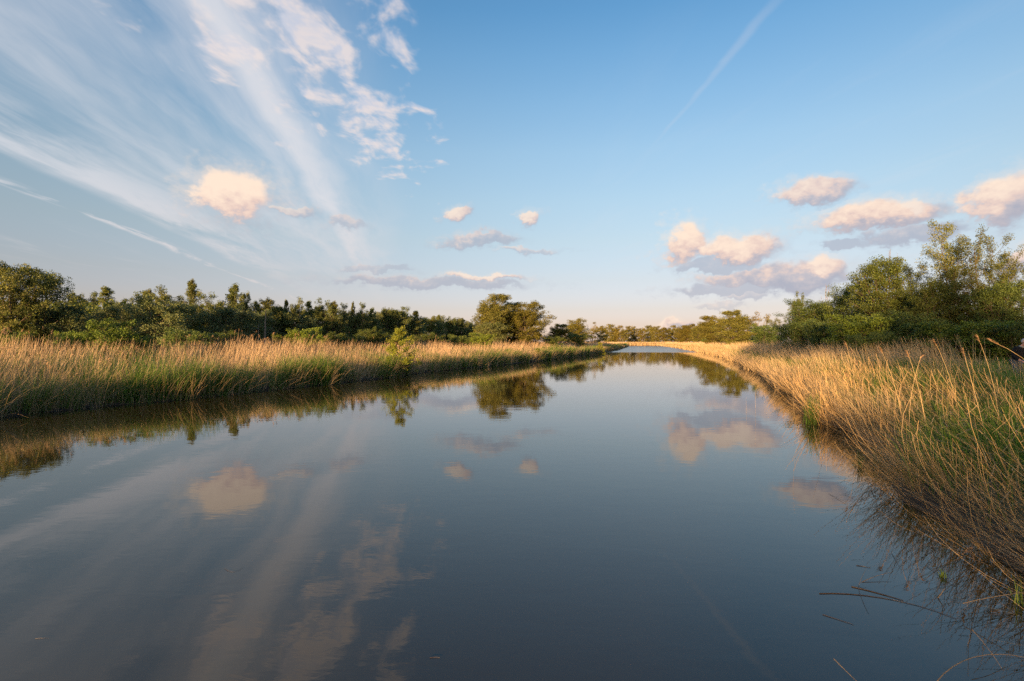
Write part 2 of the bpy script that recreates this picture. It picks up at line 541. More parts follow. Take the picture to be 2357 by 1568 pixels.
def left_bed():
    # distance along the bank: sampled so that far stretches get fewer, broader strips
    def sample(n, dmin, dmax, ymin=8.0, ymax=330.0, p=1.6):
        u = rng.uniform(0, 1, n)
        y = ymin * (ymax / ymin) ** (u ** 0.95)
        d = dmin + (dmax - dmin) * rng.uniform(0, 1, n) ** p
        return y, d
    dry, gr = [], []
    # standing dry stand
    y, d = sample(62000, 0.5, 20.0, p=1.35)
    X = xl(y) - d; b = np.stack([X, y, ground_z(X, y)], -1)
    dist = np.hypot(X, y)
    n = len(y)
    patch = vnoise(X, y, 0.5, 3)
    keep = rng.uniform(0, 1, n) < np.clip(0.72 + 0.3 * patch + 0.25 * vnoise(X, y, 2.2, 14) - 0.55 * (d < 1.9), 0.06, 1)
    X, y, d, b, dist, patch = X[keep], y[keep], d[keep], b[keep], dist[keep], patch[keep]
    n = len(y)
    H = (0.95 + 1.08 * np.clip(d / 9.0, 0, 1) ** 0.8) * rng.uniform(0.80, 1.09, n) * (1 + 0.08 * patch + 0.07 * vnoise(X, y, 1.7, 13))
    tall = rng.uniform(0, 1, n) < 0.03
    H = np.where(tall, H * 1.2, H)
    w = np.maximum(0.009, 0.00052 * dist)
    az = rng.normal(WATERWARD_L + 0.3, 0.9, n) + 0.5 * vnoise(X, y, 0.25, 8)
    lean = np.abs(rng.normal(0.10, 0.10, n)) + 0.10 * np.clip(vnoise(X, y, 0.8, 4), 0, 1) + 0.18 * (d < 2.5)
    v, f, c, tip, th = ribbons(b, H, az, lean, rng.uniform(0, 0.6, n), w, 3, straw(n) * np.array([1.0, 0.965, 1.04]))
    dry.append((v, f, c))
    pl = tall & (dist < 110) | ((rng.uniform(0, 1, n) < 0.02) & (dist < 70))
    dry.append(plumes(tip[pl], th[pl], az[pl], 0.22 + 0.0008 * dist[pl], 5))
    # broken and slumped stems on the water's edge
    y, d = sample(20000, -0.25, 2.6)
    X = xl(y) - d; b = np.stack([X, y, np.maximum(ground_z(X, y), 0.0)], -1); n = len(y); dist = np.hypot(X, y)
    az = rng.normal(WATERWARD_L, 0.8, n)
    v, f, c, _, _ = ribbons(b, rng.uniform(0.7, 1.7, n), az, np.abs(rng.normal(0.35, 0.35, n)), rng.uniform(0.1, 1.0, n), np.maximum(0.009, 0.00048 * dist), 4, straw(n) * np.array([0.72, 0.72, 0.74]))
    dry.append((v, f, c))
    # fresh green shoots, densest along the edge, here and there inside
    y, d = sample(64000, -0.15, 4.6, p=1.9)
    X = xl(y) - d; dist = np.hypot(X, y); n = len(y)
    pt = vnoise(X, y, 0.9, 21) + 0.5 * vnoise(X, y, 3.0, 22)
    keep = rng.uniform(0, 1, n) < np.clip(0.66 + 0.6 * pt - 0.12 * d, 0.02, 1)
    X, y, d, dist = X[keep], y[keep], d[keep], dist[keep]; n = len(y)
    b = np.stack([X, y, np.maximum(ground_z(X, y), 0.0)], -1)
    H = rng.uniform(0.75, 1.55, n) * (1 + 0.16 * pt[keep])
    v, f, c, _, _ = ribbons(b, H, rng.uniform(0, 6.28, n), np.abs(rng.normal(0.10, 0.12, n)), rng.uniform(0.1, 1.1, n), np.maximum(0.016, 0.0008 * dist), 3, greens(n), taper=0.92)
    gr.append((v, f, c))
    y, d = sample(16000, 4.0, 18.0, p=1.2, ymax=70)
    X = xl(y) - d; n = len(y); dist = np.hypot(X, y)
    pt = vnoise(X, y, 0.45, 31)
    keep = rng.uniform(0, 1, n) < np.clip(0.1 + 0.7 * pt, 0.02, 1)
    X, y, dist = X[keep], y[keep], dist[keep]; n = len(y)
    b = np.stack([X, y, ground_z(X, y)], -1)
    v, f, c, _, _ = ribbons(b, rng.uniform(0.9, 1.9, n), rng.uniform(0, 6.28, n), np.abs(rng.normal(0.12, 0.12, n)), rng.uniform(0.1, 1.0, n), np.maximum(0.016, 0.0008 * dist), 3, greens(n), taper=0.92)
    gr.append((v, f, c))
    tag(link_mesh('dry_reeds', np_mesh('dry_reeds', *join(dry)[:2], M_REED, join(dry)[2])),
        'bed of golden dry reeds along the left bank of the canal', 'reeds', kind='stuff')
    tag(link_mesh('green_reeds', np_mesh('green_reeds', *join(gr)[:2], M_GREEN, join(gr)[2])),
        'fresh green reed shoots fringing the waterline of the left bank', 'reeds', kind='stuff')


def right_bed():
    dry, gr = [], []
    # far stretch, upright and golden
    n = 26000
    u = rng.uniform(0, 1, n)
    y = 24.0 * (335 / 24.0) ** u
    d = -0.15 + 9.0 * rng.uniform(0, 1, n) ** 1.7
    X = xr(y) + d; dist = np.hypot(X, y)
    b = np.stack([X, y, np.maximum(0, ground_z(X, y))], -1)
    H = (0.95 + 0.6 * np.clip(d / 4, 0, 1)) * rng.uniform(0.65, 1.2, n) * (1 + 0.15 * vnoise(X, y, 0.8, 61))
    az = rng.normal(WATERWARD_R, 0.7, n)
    lean = np.abs(rng.normal(0.18, 0.15, n)) + 0.25 * (d < 1.5)
    v, f, c, tip, th = ribbons(b, H, az, lean, rng.uniform(0, 0.7, n), np.maximum(0.010, 0.00055 * dist), 3, straw(n))
    dry.append((v, f, c))
    pl = (rng.uniform(0, 1, n) < 0.02) & (dist < 70)
    dry.append(plumes(tip[pl], th[pl], az[pl], np.full(pl.sum(), 0.25), 5))
    # a slumped fringe hides the foot of the bank
    n = 9000
    y = 12.0 * (150 / 12.0) ** rng.uniform(0, 1, n); d = rng.uniform(-0.25, 0.9, n); X = xr(y) + d
    b = np.stack([X, y, np.maximum(0, ground_z(X, y))], -1)
    v, f, c, _, _ = ribbons(b, rng.uniform(0.5, 1.25, n), rng.normal(WATERWARD_R - 0.3, 0.7, n), np.clip(rng.normal(0.45, 0.3, n), 0, 1.3), rng.uniform(-0.2, 0.6, n), np.maximum(0.009, 0.0006 * np.hypot(X, y)), 4, straw(n) * 0.95)
    dry.append((v, f, c))
    # near stretch: flattened by the wind, sweeping out over the water in swathes
    # they grow in tussocks, all stems of one tussock leaning much the same way
    nt = 700
    ty = 1.0 + 25.0 * rng.uniform(0, 1, nt) ** 1.4
    td = -0.1 + 8.6 * rng.uniform(0, 1, nt) ** 1.75
    tedge = np.exp(-np.clip(td, 0, None) / 1.7)
    cnt = rng.integers(5, 33, nt)
    ix = np.repeat(np.arange(nt), cnt); n = len(ix)
    y = ty[ix] + rng.normal(0, 0.20, n)
    X = xr(ty)[ix] + td[ix] + rng.normal(0, 0.20, n)
    d = X - xr(y)
    tl = np.clip(0.52 + 0.50 * tedge + rng.normal(0, 0.22, nt), 0.05, 1.35)
    ta = WATERWARD_R + 0.15 + 0.35 * vnoise(xr(ty) + td, ty, 0.6, 44) + rng.normal(0, 0.30, nt)
    th_ = rng.uniform(0.75, 1.25, nt)
    b = np.stack([X, y, np.maximum(ground_z(X, y), 0.0)], -1); dist = np.hypot(X, y)
    lean = np.clip(tl[ix] + rng.normal(0, 0.15, n), 0.0, 1.4)
    bend = rng.normal(0.0, 0.38, n) - 0.30 * tedge[ix]
    az = ta[ix] + rng.normal(0, 0.30, n) + (rng.uniform(0, 1, n) < 0.08) * rng.normal(0, 1.5, n)
    H = (rng.uniform(0.55, 1.25, n) + 0.45 * (rng.uniform(0, 1, n) < 0.10)) * th_[ix] * (1 - 0.10 * tedge[ix])
    v, f, c, tip, th = ribbons(b, H, az, lean, bend, np.maximum(0.0066, 0.00068 * dist) * rng.uniform(0.7, 1.35, n), 5, straw(n) * np.array([1.04, 0.95, 0.80]) * rng.uniform(0.85, 1.1, nt)[ix][:, None], taper=0.55)
    dry.append((v, f, c))
    pl = (rng.uniform(0, 1, n) < 0.003) & (y > 6)
    dry.append(plumes(tip[pl], th[pl], az[pl], np.full(pl.sum(), 0.20), 7))
    # the lowest layer lies almost flat, ends dipping towards the water
    n = 4500
    y = 1.0 + 24.0 * rng.uniform(0, 1, n) ** 1.3
    d = rng.uniform(-0.3, 1.6, n)
    X = xr(y) + d; b = np.stack([X, y, np.maximum(ground_z(X, y), 0.0) + rng.uniform(0.0, 0.35, n)], -1)
    az = WATERWARD_R + 0.2 + 0.5 * vnoise(X, y, 0.8, 47) + rng.normal(0, 0.4, n)
    v, f, c, _, _ = ribbons(b, rng.uniform(0.4, 1.15, n), az, rng.uniform(0.8, 1.45, n), rng.uniform(-0.1, 0.35, n), np.maximum(0.0055, 0.0006 * np.hypot(X, y)), 4, straw(n) * np.array([0.8, 0.8, 0.85]), taper=0.6)
    dry.append((v, f, c))
    # loose leaf litter and broken leaves hanging among the stems
    n = 9000
    y = 1.5 + 24.0 * rng.uniform(0, 1, n) ** 1.3; d = rng.uniform(0.2, 7, n); X = xr(y) + d
    b = np.stack([X, y, ground_z(X, y) + rng.uniform(0.05, 0.9, n)], -1)
    v, f, c, _, _ = ribbons(b, rng.uniform(0.2, 0.5, n), rng.uniform(0, 6.28, n), rng.uniform(0.5, 2.0, n), rng.normal(0, 0.8, n), rng.uniform(0.006, 0.014, n), 3, straw(n) * 0.8, taper=0.95)
    dry.append((v, f, c))
    # green undergrowth pushing through
    n = 82000
    y = 1.5 + 34.0 * rng.uniform(0, 1, n) ** 1.3
    d = 0.15 + 9.5 * rng.uniform(0, 1, n)
    X = xr(y) + d
    pt = vnoise(X, y, 0.8, 51)
    keep = rng.uniform(0, 1, n) < np.clip(0.5 + 0.45 * pt + 0.07 * d, 0.04, 1)
    X, y, d = X[keep], y[keep], d[keep]; n = len(y)
    b = np.stack([X, y, ground_z(X, y)], -1); dist = np.hypot(X, y)
    H = rng.uniform(0.4, 1.12, n) * np.where(d > 6, 0.58, 1.0)
    v, f, c, _, _ = ribbons(b, H, rng.normal(WATERWARD_R, 1.2, n), np.abs(rng.normal(0.2, 0.2, n)), rng.uniform(0.1, 1.3, n), np.maximum(0.0135, 0.001 * dist), 3, greens(n) * 1.08, taper=0.93)
    gr.append((v, f, c))
    n = 9000
    u = rng.uniform(0, 1, n); y = 30.0 * (330 / 30.0) ** u; d = rng.uniform(0.0, 2.5, n); X = xr(y) + d
    b = np.stack([X, y, ground_z(X, y)], -1)
    v, f, c, _, _ = ribbons(b, rng.uniform(0.5, 1.2, n), rng.uniform(0, 6.28, n), np.abs(rng.normal(0.12, 0.12, n)), rng.uniform(0.1, 1.0, n), np.maximum(0.012, 0.0008 * np.hypot(X, y)), 3, greens(n), taper=0.92)
    gr.append((v, f, c))
    tag(link_mesh('dry_reeds', np_mesh('dry_reeds', *join(dry)[:2], M_REED, join(dry)[2])),
        'wind-swept bed of dry straw-coloured reeds leaning over the right bank', 'reeds', kind='stuff')
    tag(link_mesh('green_reeds', np_mesh('green_reeds', *join(gr)[:2], M_GREEN, join(gr)[2])),
        'green shoots growing up through the dry reeds of the right bank', 'reeds', kind='stuff')
    # the grassy verge behind the reeds
    n = 26000
    y = 8.0 + 62.0 * rng.uniform(0, 1, n) ** 1.5
    d = 7.0 + 16.0 * rng.uniform(0, 1, n)
    X = xr(y) + d; dist = np.hypot(X, y)
    b = np.stack([X, y, ground_z(X, y)], -1)
    v, f, c, _, _ = ribbons(b, rng.uniform(0.3, 0.75, n), rng.uniform(0, 6.28, n), np.abs(rng.normal(0.2, 0.15, n)), rng.uniform(0.1, 1.2, n), np.maximum(0.018, 0.0011 * dist), 3, greens(n) * np.array([1.0, 1.12, 0.9]), taper=0.93)
    tag(link_mesh('meadow_grass', np_mesh('meadow_grass', v, f, M_GREEN, c)), 'tall green grass on the verge between reeds and shrubs', 'grass', kind='stuff')


def end_bed():
    n = 5000
    y = END_Y + rng.uniform(0.2, 9, n); X = rng.uniform(70, 106, n)
    b = np.stack([X, y, ground_z(X, y)], -1)
    v, f, c, _, _ = ribbons(b, rng.uniform(1.3, 2.3, n), rng.uniform(0, 6.28, n), np.abs(rng.normal(0.1, 0.1, n)), rng.uniform(0, 0.5, n), np.full(n, 0.17), 3, straw(n))
    tag(link_mesh('dry_reeds', np_mesh('dry_reeds', v, f, M_REED, c)), 'low strip of golden reeds across the far end of the canal', 'reeds', kind='stuff')


left_bed()
right_bed()
end_bed()


# ================================================================ trees
def tube(pts, rad, sides):
    pts = np.asarray(pts, float); n = len(pts)
    tan = np.gradient(pts, axis=0)
    tan /= np.linalg.norm(tan, axis=1)[:, None] + 1e-9
    ref = np.where(np.abs(tan[:, 2:3]) > 0.9, np.array([[1.0, 0, 0]]), np.array([[0, 0, 1.0]]))
    u = np.cross(tan, ref); u /= np.linalg.norm(u, axis=1)[:, None] + 1e-9
    w = np.cross(tan, u)
    a = np.arange(sides) * 2 * np.pi / sides
    r = np.asarray(rad)[:, None, None]
    v = pts[:, None, :] + r * (np.cos(a)[None, :, None] * u[:, None, :] + np.sin(a)[None, :, None] * w[:, None, :])
    i = np.arange(n - 1)[:, None] * sides; k = np.arange(sides)[None, :]; k2 = (k + 1) % sides
    f = np.stack([i + k, i + k2, i + sides + k2, i + sides + k], -1).reshape(-1, 4)
    return v.reshape(-1, 3), f


class Tree:
    def __init__(self, seed, H=10.0, stems=1, stem_lean=0.1, stem_top=0.92, limb_start=0.2, limbs=22, limb_len=0.33, env='round', el0=0.5, up=0.5,
                 subs=5, sub_len=0.45, puff=0.45, leaves=60, leaf=0.15, droop=0.0, tone=((0.06, 0.09, 0.03), (0.095, 0.115, 0.035)), r0=0.16, bare=0.0, flat=0.75, inner=0.3):
        self.r = np.random.default_rng(seed)
        r = self.r
        self.wood, self.puffs = [], []
        for s in range(stems):
            a = 2 * np.pi * (s + r.uniform(-0.3, 0.3)) / max(1, stems)
            ln = stem_lean * (r.uniform(0.5, 1.2) if stems > 1 else r.uniform(0.0, 1.0))
            hh = H * stem_top * (r.uniform(0.75, 1.0) if s else 1.0)
            t = np.linspace(0, 1, 8)
            p = np.stack([np.cos(a) * ln * hh * t + 0.02 * H * np.cumsum(r.normal(0, 0.4, 8)) * t, np.sin(a) * ln * hh * t + 0.02 * H * np.cumsum(r.normal(0, 0.4, 8)) * t, hh * t - 0.15 * (t == 0)], -1)
            rr = r0 * (1 - 0.86 * t) / (stems ** 0.35)
            self.wood.append((p, rr, 6))
            nl = max(3, limbs // stems)
            for i in range(nl):
                u = limb_start + (1 - limb_start) * (i + r.uniform(0, 1)) / nl
                k = u * 7; j = min(6, int(k)); b = p[j] + (p[j + 1] - p[j]) * (k - j)
                v = (u - limb_start) / (1 - limb_start)
                e = {'round': (np.sin(np.pi * (0.12 + 0.80 * v)) ** 0.7), 'cone': (1.0 - 0.82 * v), 'column': 0.55 + 0.45 * np.sin(np.pi * min(1, v + 0.15)), 'vase': 0.45 + 0.55 * v if v < 0.8 else 0.89 - 1.6 * (v - 0.8)}[env]
                L = H * limb_len * e * r.uniform(0.6, 1.2)
                az = a * 0 + i * 2.39996 + r.uniform(-0.5, 0.5)
                el = el0 * (0.55 + 0.7 * v) + r.normal(0, 0.12)
                self.limb(b, az, el, L, up, subs, sub_len, rr[j] * 0.5, puff, droop, 1, bare)
            if r.uniform() >= bare: self.puffs.append((p[-1], puff * 0.8))
        self.leafage(leaves, leaf, tone, flat, inner)

    def path(self, b, az, el, L, up, n, droop):
        r = self.r
        pts = [np.array(b)]
        for i in range(n):
            t = (i + 1) / n
            e = el + up * t * (1 - 1.6 * droop * t)
            az += r.normal(0, 0.16)
            pts.append(pts[-1] + L / n * np.array([np.cos(az) * np.cos(e), np.sin(az) * np.cos(e), np.sin(e)]))
        return np.array(pts), az

    def limb(self, b, az, el, L, up, subs, sub_len, rad, puff, droop, depth, bare):
        r = self.r
        p, az2 = self.path(b, az, el, L, up, 4, droop)
        self.wood.append((p, max(0.012, rad) * np.linspace(1, 0.25, 5), 4))
        leafy = r.uniform() >= bare
        for s in range(subs):
            t = 0.3 + 0.7 * (s + r.uniform(0, 1)) / subs
            k = t * 4; j = min(3, int(k)); q = p[j] + (p[j + 1] - p[j]) * (k - j)
            a2 = az2 + r.choice([-1, 1]) * r.uniform(0.4, 1.3)
            l2 = L * sub_len * (1.15 - 0.5 * t) * r.uniform(0.6, 1.2)
            pp, _ = self.path(q, a2, el + r.normal(0.1, 0.3), l2, up * 0.6, 3, droop)
            self.wood.append((pp, max(0.008, rad * 0.4) * np.linspace(1, 0.3, 4), 3))
            if leafy:
                self.puffs.append((pp[-1], puff * r.uniform(0.6, 1.2)))
                if r.uniform() < 0.6: self.puffs.append((pp[1] * 0.5 + pp[2] * 0.5, puff * r.uniform(0.5, 0.9)))
        if leafy: self.puffs.append((p[-1], puff * r.uniform(0.6, 1.1)))

    def leafage(self, leaves, leaf, tone, flat, inner):
        r = self.r
        if not self.puffs:
            self.lv = None; return
        C = np.array([p for p, _ in self.puffs]); S = np.array([s for _, s in self.puffs])
        cnt = np.maximum(3, (leaves * (S / S.mean()) ** 2 * r.uniform(0.5, 1.4, len(S))).astype(int))
        idx = np.repeat(np.arange(len(S)), cnt); N = len(idx)
        g = r.normal(0, 1, (N, 3)); g /= np.linalg.norm(g, axis=1)[:, None] + 1e-9
        g *= (r.uniform(inner, 1, N) ** 0.6)[:, None] * np.array([1, 1, flat])
        c = C[idx] + g * S[idx][:, None] * 1.1
        a = r.normal(0, 1, (N, 3)); a /= np.linalg.norm(a, axis=1)[:, None]
        b = np.cross(a, r.normal(0, 1, (N, 3))); b /= np.linalg.norm(b, axis=1)[:, None] + 1e-9
        l = leaf * r.uniform(0.6, 1.35, N)[:, None]
        v = np.stack([c - a * l * 0.5, c + b * l * 0.30, c + a * l * 0.5, c - b * l * 0.30], 1).reshape(-1, 3)
        f = np.arange(N * 4).reshape(-1, 4)
        m = np.clip(r.uniform(0, 1, len(S))[idx] * 0.7 + r.uniform(0, 1, N) * 0.5 - 0.1, 0, 1)[:, None]
        t = (np.array(tone[0]) * (1 - m) + np.array(tone[1]) * m) * (r.uniform(0.78, 1.22, len(S))[idx] * r.uniform(0.75, 1.25, N))[:, None]
        self.lv = (v, f, np.repeat(t, 4, 0))

    def meshes(self, name, bark):
        vs, fs, o = [], [], 0
        for p, rr, s in self.wood:
            v, f = tube(p, rr, s); vs.append(v); fs.append(f + o); o += len(v)
        V_ = np.concatenate(vs)
        tm = np_mesh(name + '_wood', V_, np.concatenate(fs), bark, smooth=True)
        cm = None
        allv = V_
        if self.lv is not None:
            cm = np_mesh(name + '_leaves', self.lv[0], self.lv[1], M_LEAF, self.lv[2])
            allv = self.lv[0]
        top = allv[:, 2].max()
        rad = np.percentile(np.hypot(allv[:, 0], allv[:, 1]), 96)
        return dict(wood=tm, leaf=cm, H=top, W=2 * rad)


OLIVE = ((0.092, 0.136, 0.040), (0.150, 0.170, 0.052))
GREY = ((0.098, 0.145, 0.058), (0.150, 0.180, 0.082))
FRESH = ((0.090, 0.150, 0.024), (0.150, 0.215, 0.034))
DEEP = ((0.062, 0.105, 0.026), (0.110, 0.150, 0.038))
GOLD = ((0.11, 0.115, 0.027), (0.18, 0.165, 0.038))
SPRING_SUNLIT = ((0.115, 0.130, 0.028), (0.185, 0.175, 0.040))  # yellow-green spring leaf, warmed and brightened with sunlit gold in the colour
VAR = {}


def variants():
    def add(key, n, bark=M_BARK, **kw):
        VAR[key] = [Tree(100 * len(VAR) + 7 * i + 3, **kw).meshes(key + str(i), bark) for i in range(n)]
    add('willow', 2, H=11, stems=3, stem_lean=0.15, limb_start=0.10, limbs=66, limb_len=0.33, env='round', el0=0.45, up=0.35, subs=6, puff=0.58, leaves=44, leaf=0.16, tone=OLIVE, r0=0.3)
    add('slim', 4, H=10, stems=3, stem_lean=0.09, limb_start=0.14, limbs=60, limb_len=0.24, env='column', el0=0.85, up=0.3, subs=5, sub_len=0.5, puff=0.32, leaves=24, leaf=0.15, tone=OLIVE, r0=0.14, flat=1.1, bare=0.10)
    VAR['slim'] += [Tree(900 + 7 * i, H=10, stems=2, stem_lean=0.05, limb_start=0.12, limbs=64, limb_len=0.30, env='cone', el0=0.9, up=0.3, subs=5, sub_len=0.55, puff=0.25, leaves=20, leaf=0.15, tone=OLIVE, r0=0.14, flat=1.2, bare=0.15).meshes('spire' + str(i), M_BARK) for i in range(3)]
    add('round', 2, H=8, stems=3, stem_lean=0.15, limb_start=0.06, limbs=60, limb_len=0.36, env='round', el0=0.4, up=0.4, subs=5, puff=0.50, leaves=30, leaf=0.17, tone=GREY, r0=0.18)
    add('airy', 3, H=12, stems=4, stem_lean=0.16, limb_start=0.14, limbs=84, limb_len=0.22, env='vase', el0=0.75, up=0.35, subs=6, puff=0.40, leaves=28, leaf=0.115, tone=OLIVE, r0=0.2, bare=0.05)
    add('weeping', 2, H=9, stems=4, stem_lean=0.15, limb_start=0.05, limbs=96, limb_len=0.30, env='round', el0=0.75, up=0.2, subs=6, puff=0.44, leaves=36, leaf=0.115, droop=0.9, tone=DEEP, r0=0.2)
    add('sunlit_willow', 2, H=11, stems=3, stem_lean=0.15, limb_start=0.10, limbs=76, limb_len=0.31, env='round', el0=0.6, up=0.3, subs=6, puff=0.58, leaves=50, leaf=0.17, tone=SPRING_SUNLIT, r0=0.3)
    add('shrub', 2, H=3.2, stems=5, stem_lean=0.35, limb_start=0.06, limbs=60, limb_len=0.36, env='round', el0=0.45, up=0.5, subs=4, puff=0.28, leaves=30, leaf=0.09, tone=DEEP, r0=0.06)
    add('bright_shrub', 1, H=3.2, stems=5, stem_lean=0.35, limb_start=0.06, limbs=60, limb_len=0.36, env='round', el0=0.45, up=0.5, subs=4, puff=0.26, leaves=30, leaf=0.10, tone=FRESH, r0=0.06)
    add('far', 2, H=12, stems=2, stem_lean=0.08, limb_start=0.1, limbs=28, limb_len=0.30, env='round', el0=0.5, up=0.4, subs=4, puff=0.85, leaves=15, leaf=0.42, tone=GOLD, r0=0.25)
    add('sapling', 1, H=3.6, stems=1, stem_lean=0.05, stem_top=0.97, limb_start=0.05, limbs=38, limb_len=0.52, env='cone', el0=0.15, up=0.5, subs=6, sub_len=0.36, puff=0.17, leaves=20, leaf=0.085, tone=((0.125, 0.180, 0.022), (0.20, 0.225, 0.034)), r0=0.035)
    add('twiggy', 2, bark=M_DEAD, H=8, stems=3, stem_lean=0.12, limb_start=0.25, limbs=40, limb_len=0.2, env='vase', el0=0.95, up=0.3, subs=6, puff=0.3, leaves=9, leaf=0.14, tone=GOLD, r0=0.10, bare=0.6)
    add('bare', 2, bark=M_DEAD, H=6, stems=2, stem_lean=0.08, limb_start=0.45, limbs=12, limb_len=0.16, env='vase', el0=1.0, up=0.3, subs=4, r0=0.07, bare=1.1)


variants()
PXS = 1024 / 2357.0


def at(cx, cy, Y):
    return (cx * PXS - 512) / FPX * Y, CAM_H + (HOR - cy * PXS) / FPX * Y


def plant(name, key, i, cx, top, hw, Y, label, cat, group=None, rz=None):
    """a tree or shrub standing at bearing cx, reaching the height seen at top, hw wide to each side"""
    vr = VAR[key][i % len(VAR[key])]
    X, tz = at(cx, top, Y)
    gz = float(ground_z(X, Y)) - 0.03
    H = max(0.6, tz - gz); W = 2 * hw * PXS / FPX * Y
    sz = H / vr['H']; sx = min(max(W / vr['W'], sz * 0.5), sz * 1.7)
    o = empty(name, (X, Y, gz), random.uniform(0, 6.28) if rz is None else rz)
    o.scale = (sx, sx, sz)
    tag(o, label, cat, group)
    link_mesh('trunk' if cat == 'tree' else 'stem', vr['wood'], o)
    if vr['leaf']: link_mesh('crown' if cat == 'tree' else 'foliage', vr['leaf'], o)
    return o


ORD = ['first', 'second', 'third', 'fourth', 'fifth', 'sixth', 'seventh', 'eighth', 'ninth', 'tenth', 'eleventh', 'twelfth', 'thirteenth', 'fourteenth', 'fifteenth', 'sixteenth',
       'seventeenth', 'eighteenth', 'nineteenth', 'twentieth']
TENS = ['twenty', 'thirty', 'forty', 'fifty']
def ordinal(k):
    return ORD[k] if k < 20 else TENS[(k + 1) // 10 - 2] + ('-' + ORD[(k + 1) % 10 - 1] if (k + 1) % 10 else 'th').replace('y-', 'y-')


def wood_y(cx): return float(np.interp(cx, [0, 143, 330, 550, 945, 1085, 1300], [43, 47, 52, 63, 106, 135, 200]))


# ---- the left wood
plant('willow_tree', 'willow', 0, 18, 592, 66, 44, 'tall dark willow with warm-lit top at the left edge', 'tree')
plant('willow_tree', 'willow', 1, 92, 612, 62, 46, 'broad dark willow with ragged crown, second from the left edge', 'tree')
slim = [(172, 668, 20, 84), (205, 670, 22, 86), (240, 658, 38, 78), (315, 667, 28, 78), (345, 664, 24, 82), (384, 656, 32, 76), (446, 641, 22, 66), (492, 672, 26, 72), (540, 650, 28, 70), (566, 668, 15, 74),
        (590, 690, 16, 76), (613, 682, 18, 74), (640, 690, 17, 78), (661, 688, 13, 80), (684, 681, 17, 78), (714, 690, 22, 82), (745, 684, 24, 82), (772, 692, 20, 84), (792, 697, 14, 88), (812, 692, 10, 90),
        (832, 696, 14, 90), (856, 706, 18, 94), (890, 706, 22, 98), (920, 703, 26, 100), (952, 713, 22, 104), (990, 726, 16, 116), (1013, 723, 16, 122), (1040, 727, 18, 126), (1064, 731, 16, 130), (1088, 741, 16, 140)]
for k, (cx, tp, hw, Y) in enumerate(slim):
    plant('skyline_tree', 'slim', k * 3 + k // 5, cx, tp, hw * 1.6, Y, ordinal(k) + ' slim tree from the left on the skyline of the left wood', 'tree', 'slim trees on the skyline of the left wood')
low = [(160, 712, 45), (222, 715, 48), (300, 706, 48), (368, 692, 52), (420, 706, 42), (478, 718, 44), (530, 716, 44), (586, 724, 38), (640, 720, 36), (690, 722, 38), (735, 722, 36), (782, 728, 34),
       (826, 730, 34), (866, 726, 32), (905, 722, 36), (948, 732, 32), (985, 742, 28), (1020, 740, 26), (1056, 744, 26), (1090, 752, 24)]
for k, (cx, tp, hw) in enumerate(low):
    plant('willow_tree', 'round', k, cx, tp - 14, hw * 1.15, wood_y(cx) + 4 * (k % 3), ordinal(k) + ' rounded grey-green willow from the left at the foot of the left wood', 'tree', 'rounded willows at the foot of the left wood')

# shrubs in front of the left wood
SHR = [('bright_shrub', 0, 252, 731, 54, 33, 'large fresh green shrub rising behind the left reeds'),
       ('bright_shrub', 1, 20, 752, 40, 30, 'yellow-green shrub behind the reeds at the left edge'),
       ('bright_shrub', 1, 165, 758, 36, 33, 'low yellow-green shrub left of the large fresh green shrub'),
       ('bright_shrub', 0, 318, 765, 28, 34, 'low yellow-green shrub right of the large fresh green shrub'),
       ('shrub', 0, 432, 752, 50, 42, 'grey-green shrub in front of the left wood, left of the broken snag'),
       ('shrub', 1, 500, 758, 46, 44, 'grey-green shrub just left of the broken snag'),
       ('bright_shrub', 1, 706, 750, 36, 50, 'bright lime green shrub above the middle of the left reeds'),
       ('bright_shrub', 0, 662, 764, 30, 50, 'lower lime green shrub beside the bright lime shrub'),
       ('shrub', 2, 788, 762, 46, 56, 'grey-green shrub right of the lime green shrub'),
       ('shrub', 3, 852, 750, 26, 60, 'olive shrub standing up left of the young alder'),
       ('shrub', 0, 905, 758, 40, 62, 'grey shrub behind the young alder'),
       ('shrub', 1, 985, 764, 40, 72, 'low dark shrub right of the young alder'),
       ('bright_shrub', 0, 1110, 764, 28, 76, 'small yellow-green shrub at the foot of the lone willow pair'),
       ('shrub', 2, 1060, 768, 40, 78, 'low grey shrub left of the lone willow pair')]
for key, i, cx, tp, hw, Y, lb in SHR:
    plant('shrub', key, i, cx, tp, hw, Y, lb, 'shrub')

# the pair of willows by the bend and their neighbours
plant('willow_tree', 'sunlit_willow', 0, 1134, 674, 48, 92, 'airy willow with open golden crown, left one of the lone pair', 'tree')
plant('willow_tree', 'sunlit_willow', 1, 1212, 688, 50, 94, 'dense leafy willow, right one of the lone pair by the bend', 'tree')
plant('willow_tree', 'sunlit_willow', 2, 1172, 692, 44, 96, 'willow filling the gap behind the lone pair', 'tree')
plant('willow_tree', 'round', 2, 1128, 738, 50, 88, 'low olive willow at the foot of the airy willow', 'tree')
plant('willow_tree', 'sunlit_willow', 2, 1286, 744, 34, 125, 'low round willow right of the lone pair', 'tree')
plant('willow_tree', 'sunlit_willow', 1, 1326, 731, 44, 160, 'olive round tree right of the low round willow', 'tree')
plant('willow_tree', 'twiggy', 0, 1362, 741, 20, 165, 'half-bare tree with pale twigs on the left of the far wood', 'tree')
plant('willow_tree', 'far', 2, 1378, 748, 26, 190, 'olive tree beside the half-bare pale one', 'tree')
plant('shrub', 'shrub', 3, 1330, 764, 40, 120, 'low grey-green shrub under the olive round tree', 'shrub')
plant('shrub', 'shrub', 1, 1270, 770, 30, 98, 'low olive shrub under the low round willow', 'shrub')

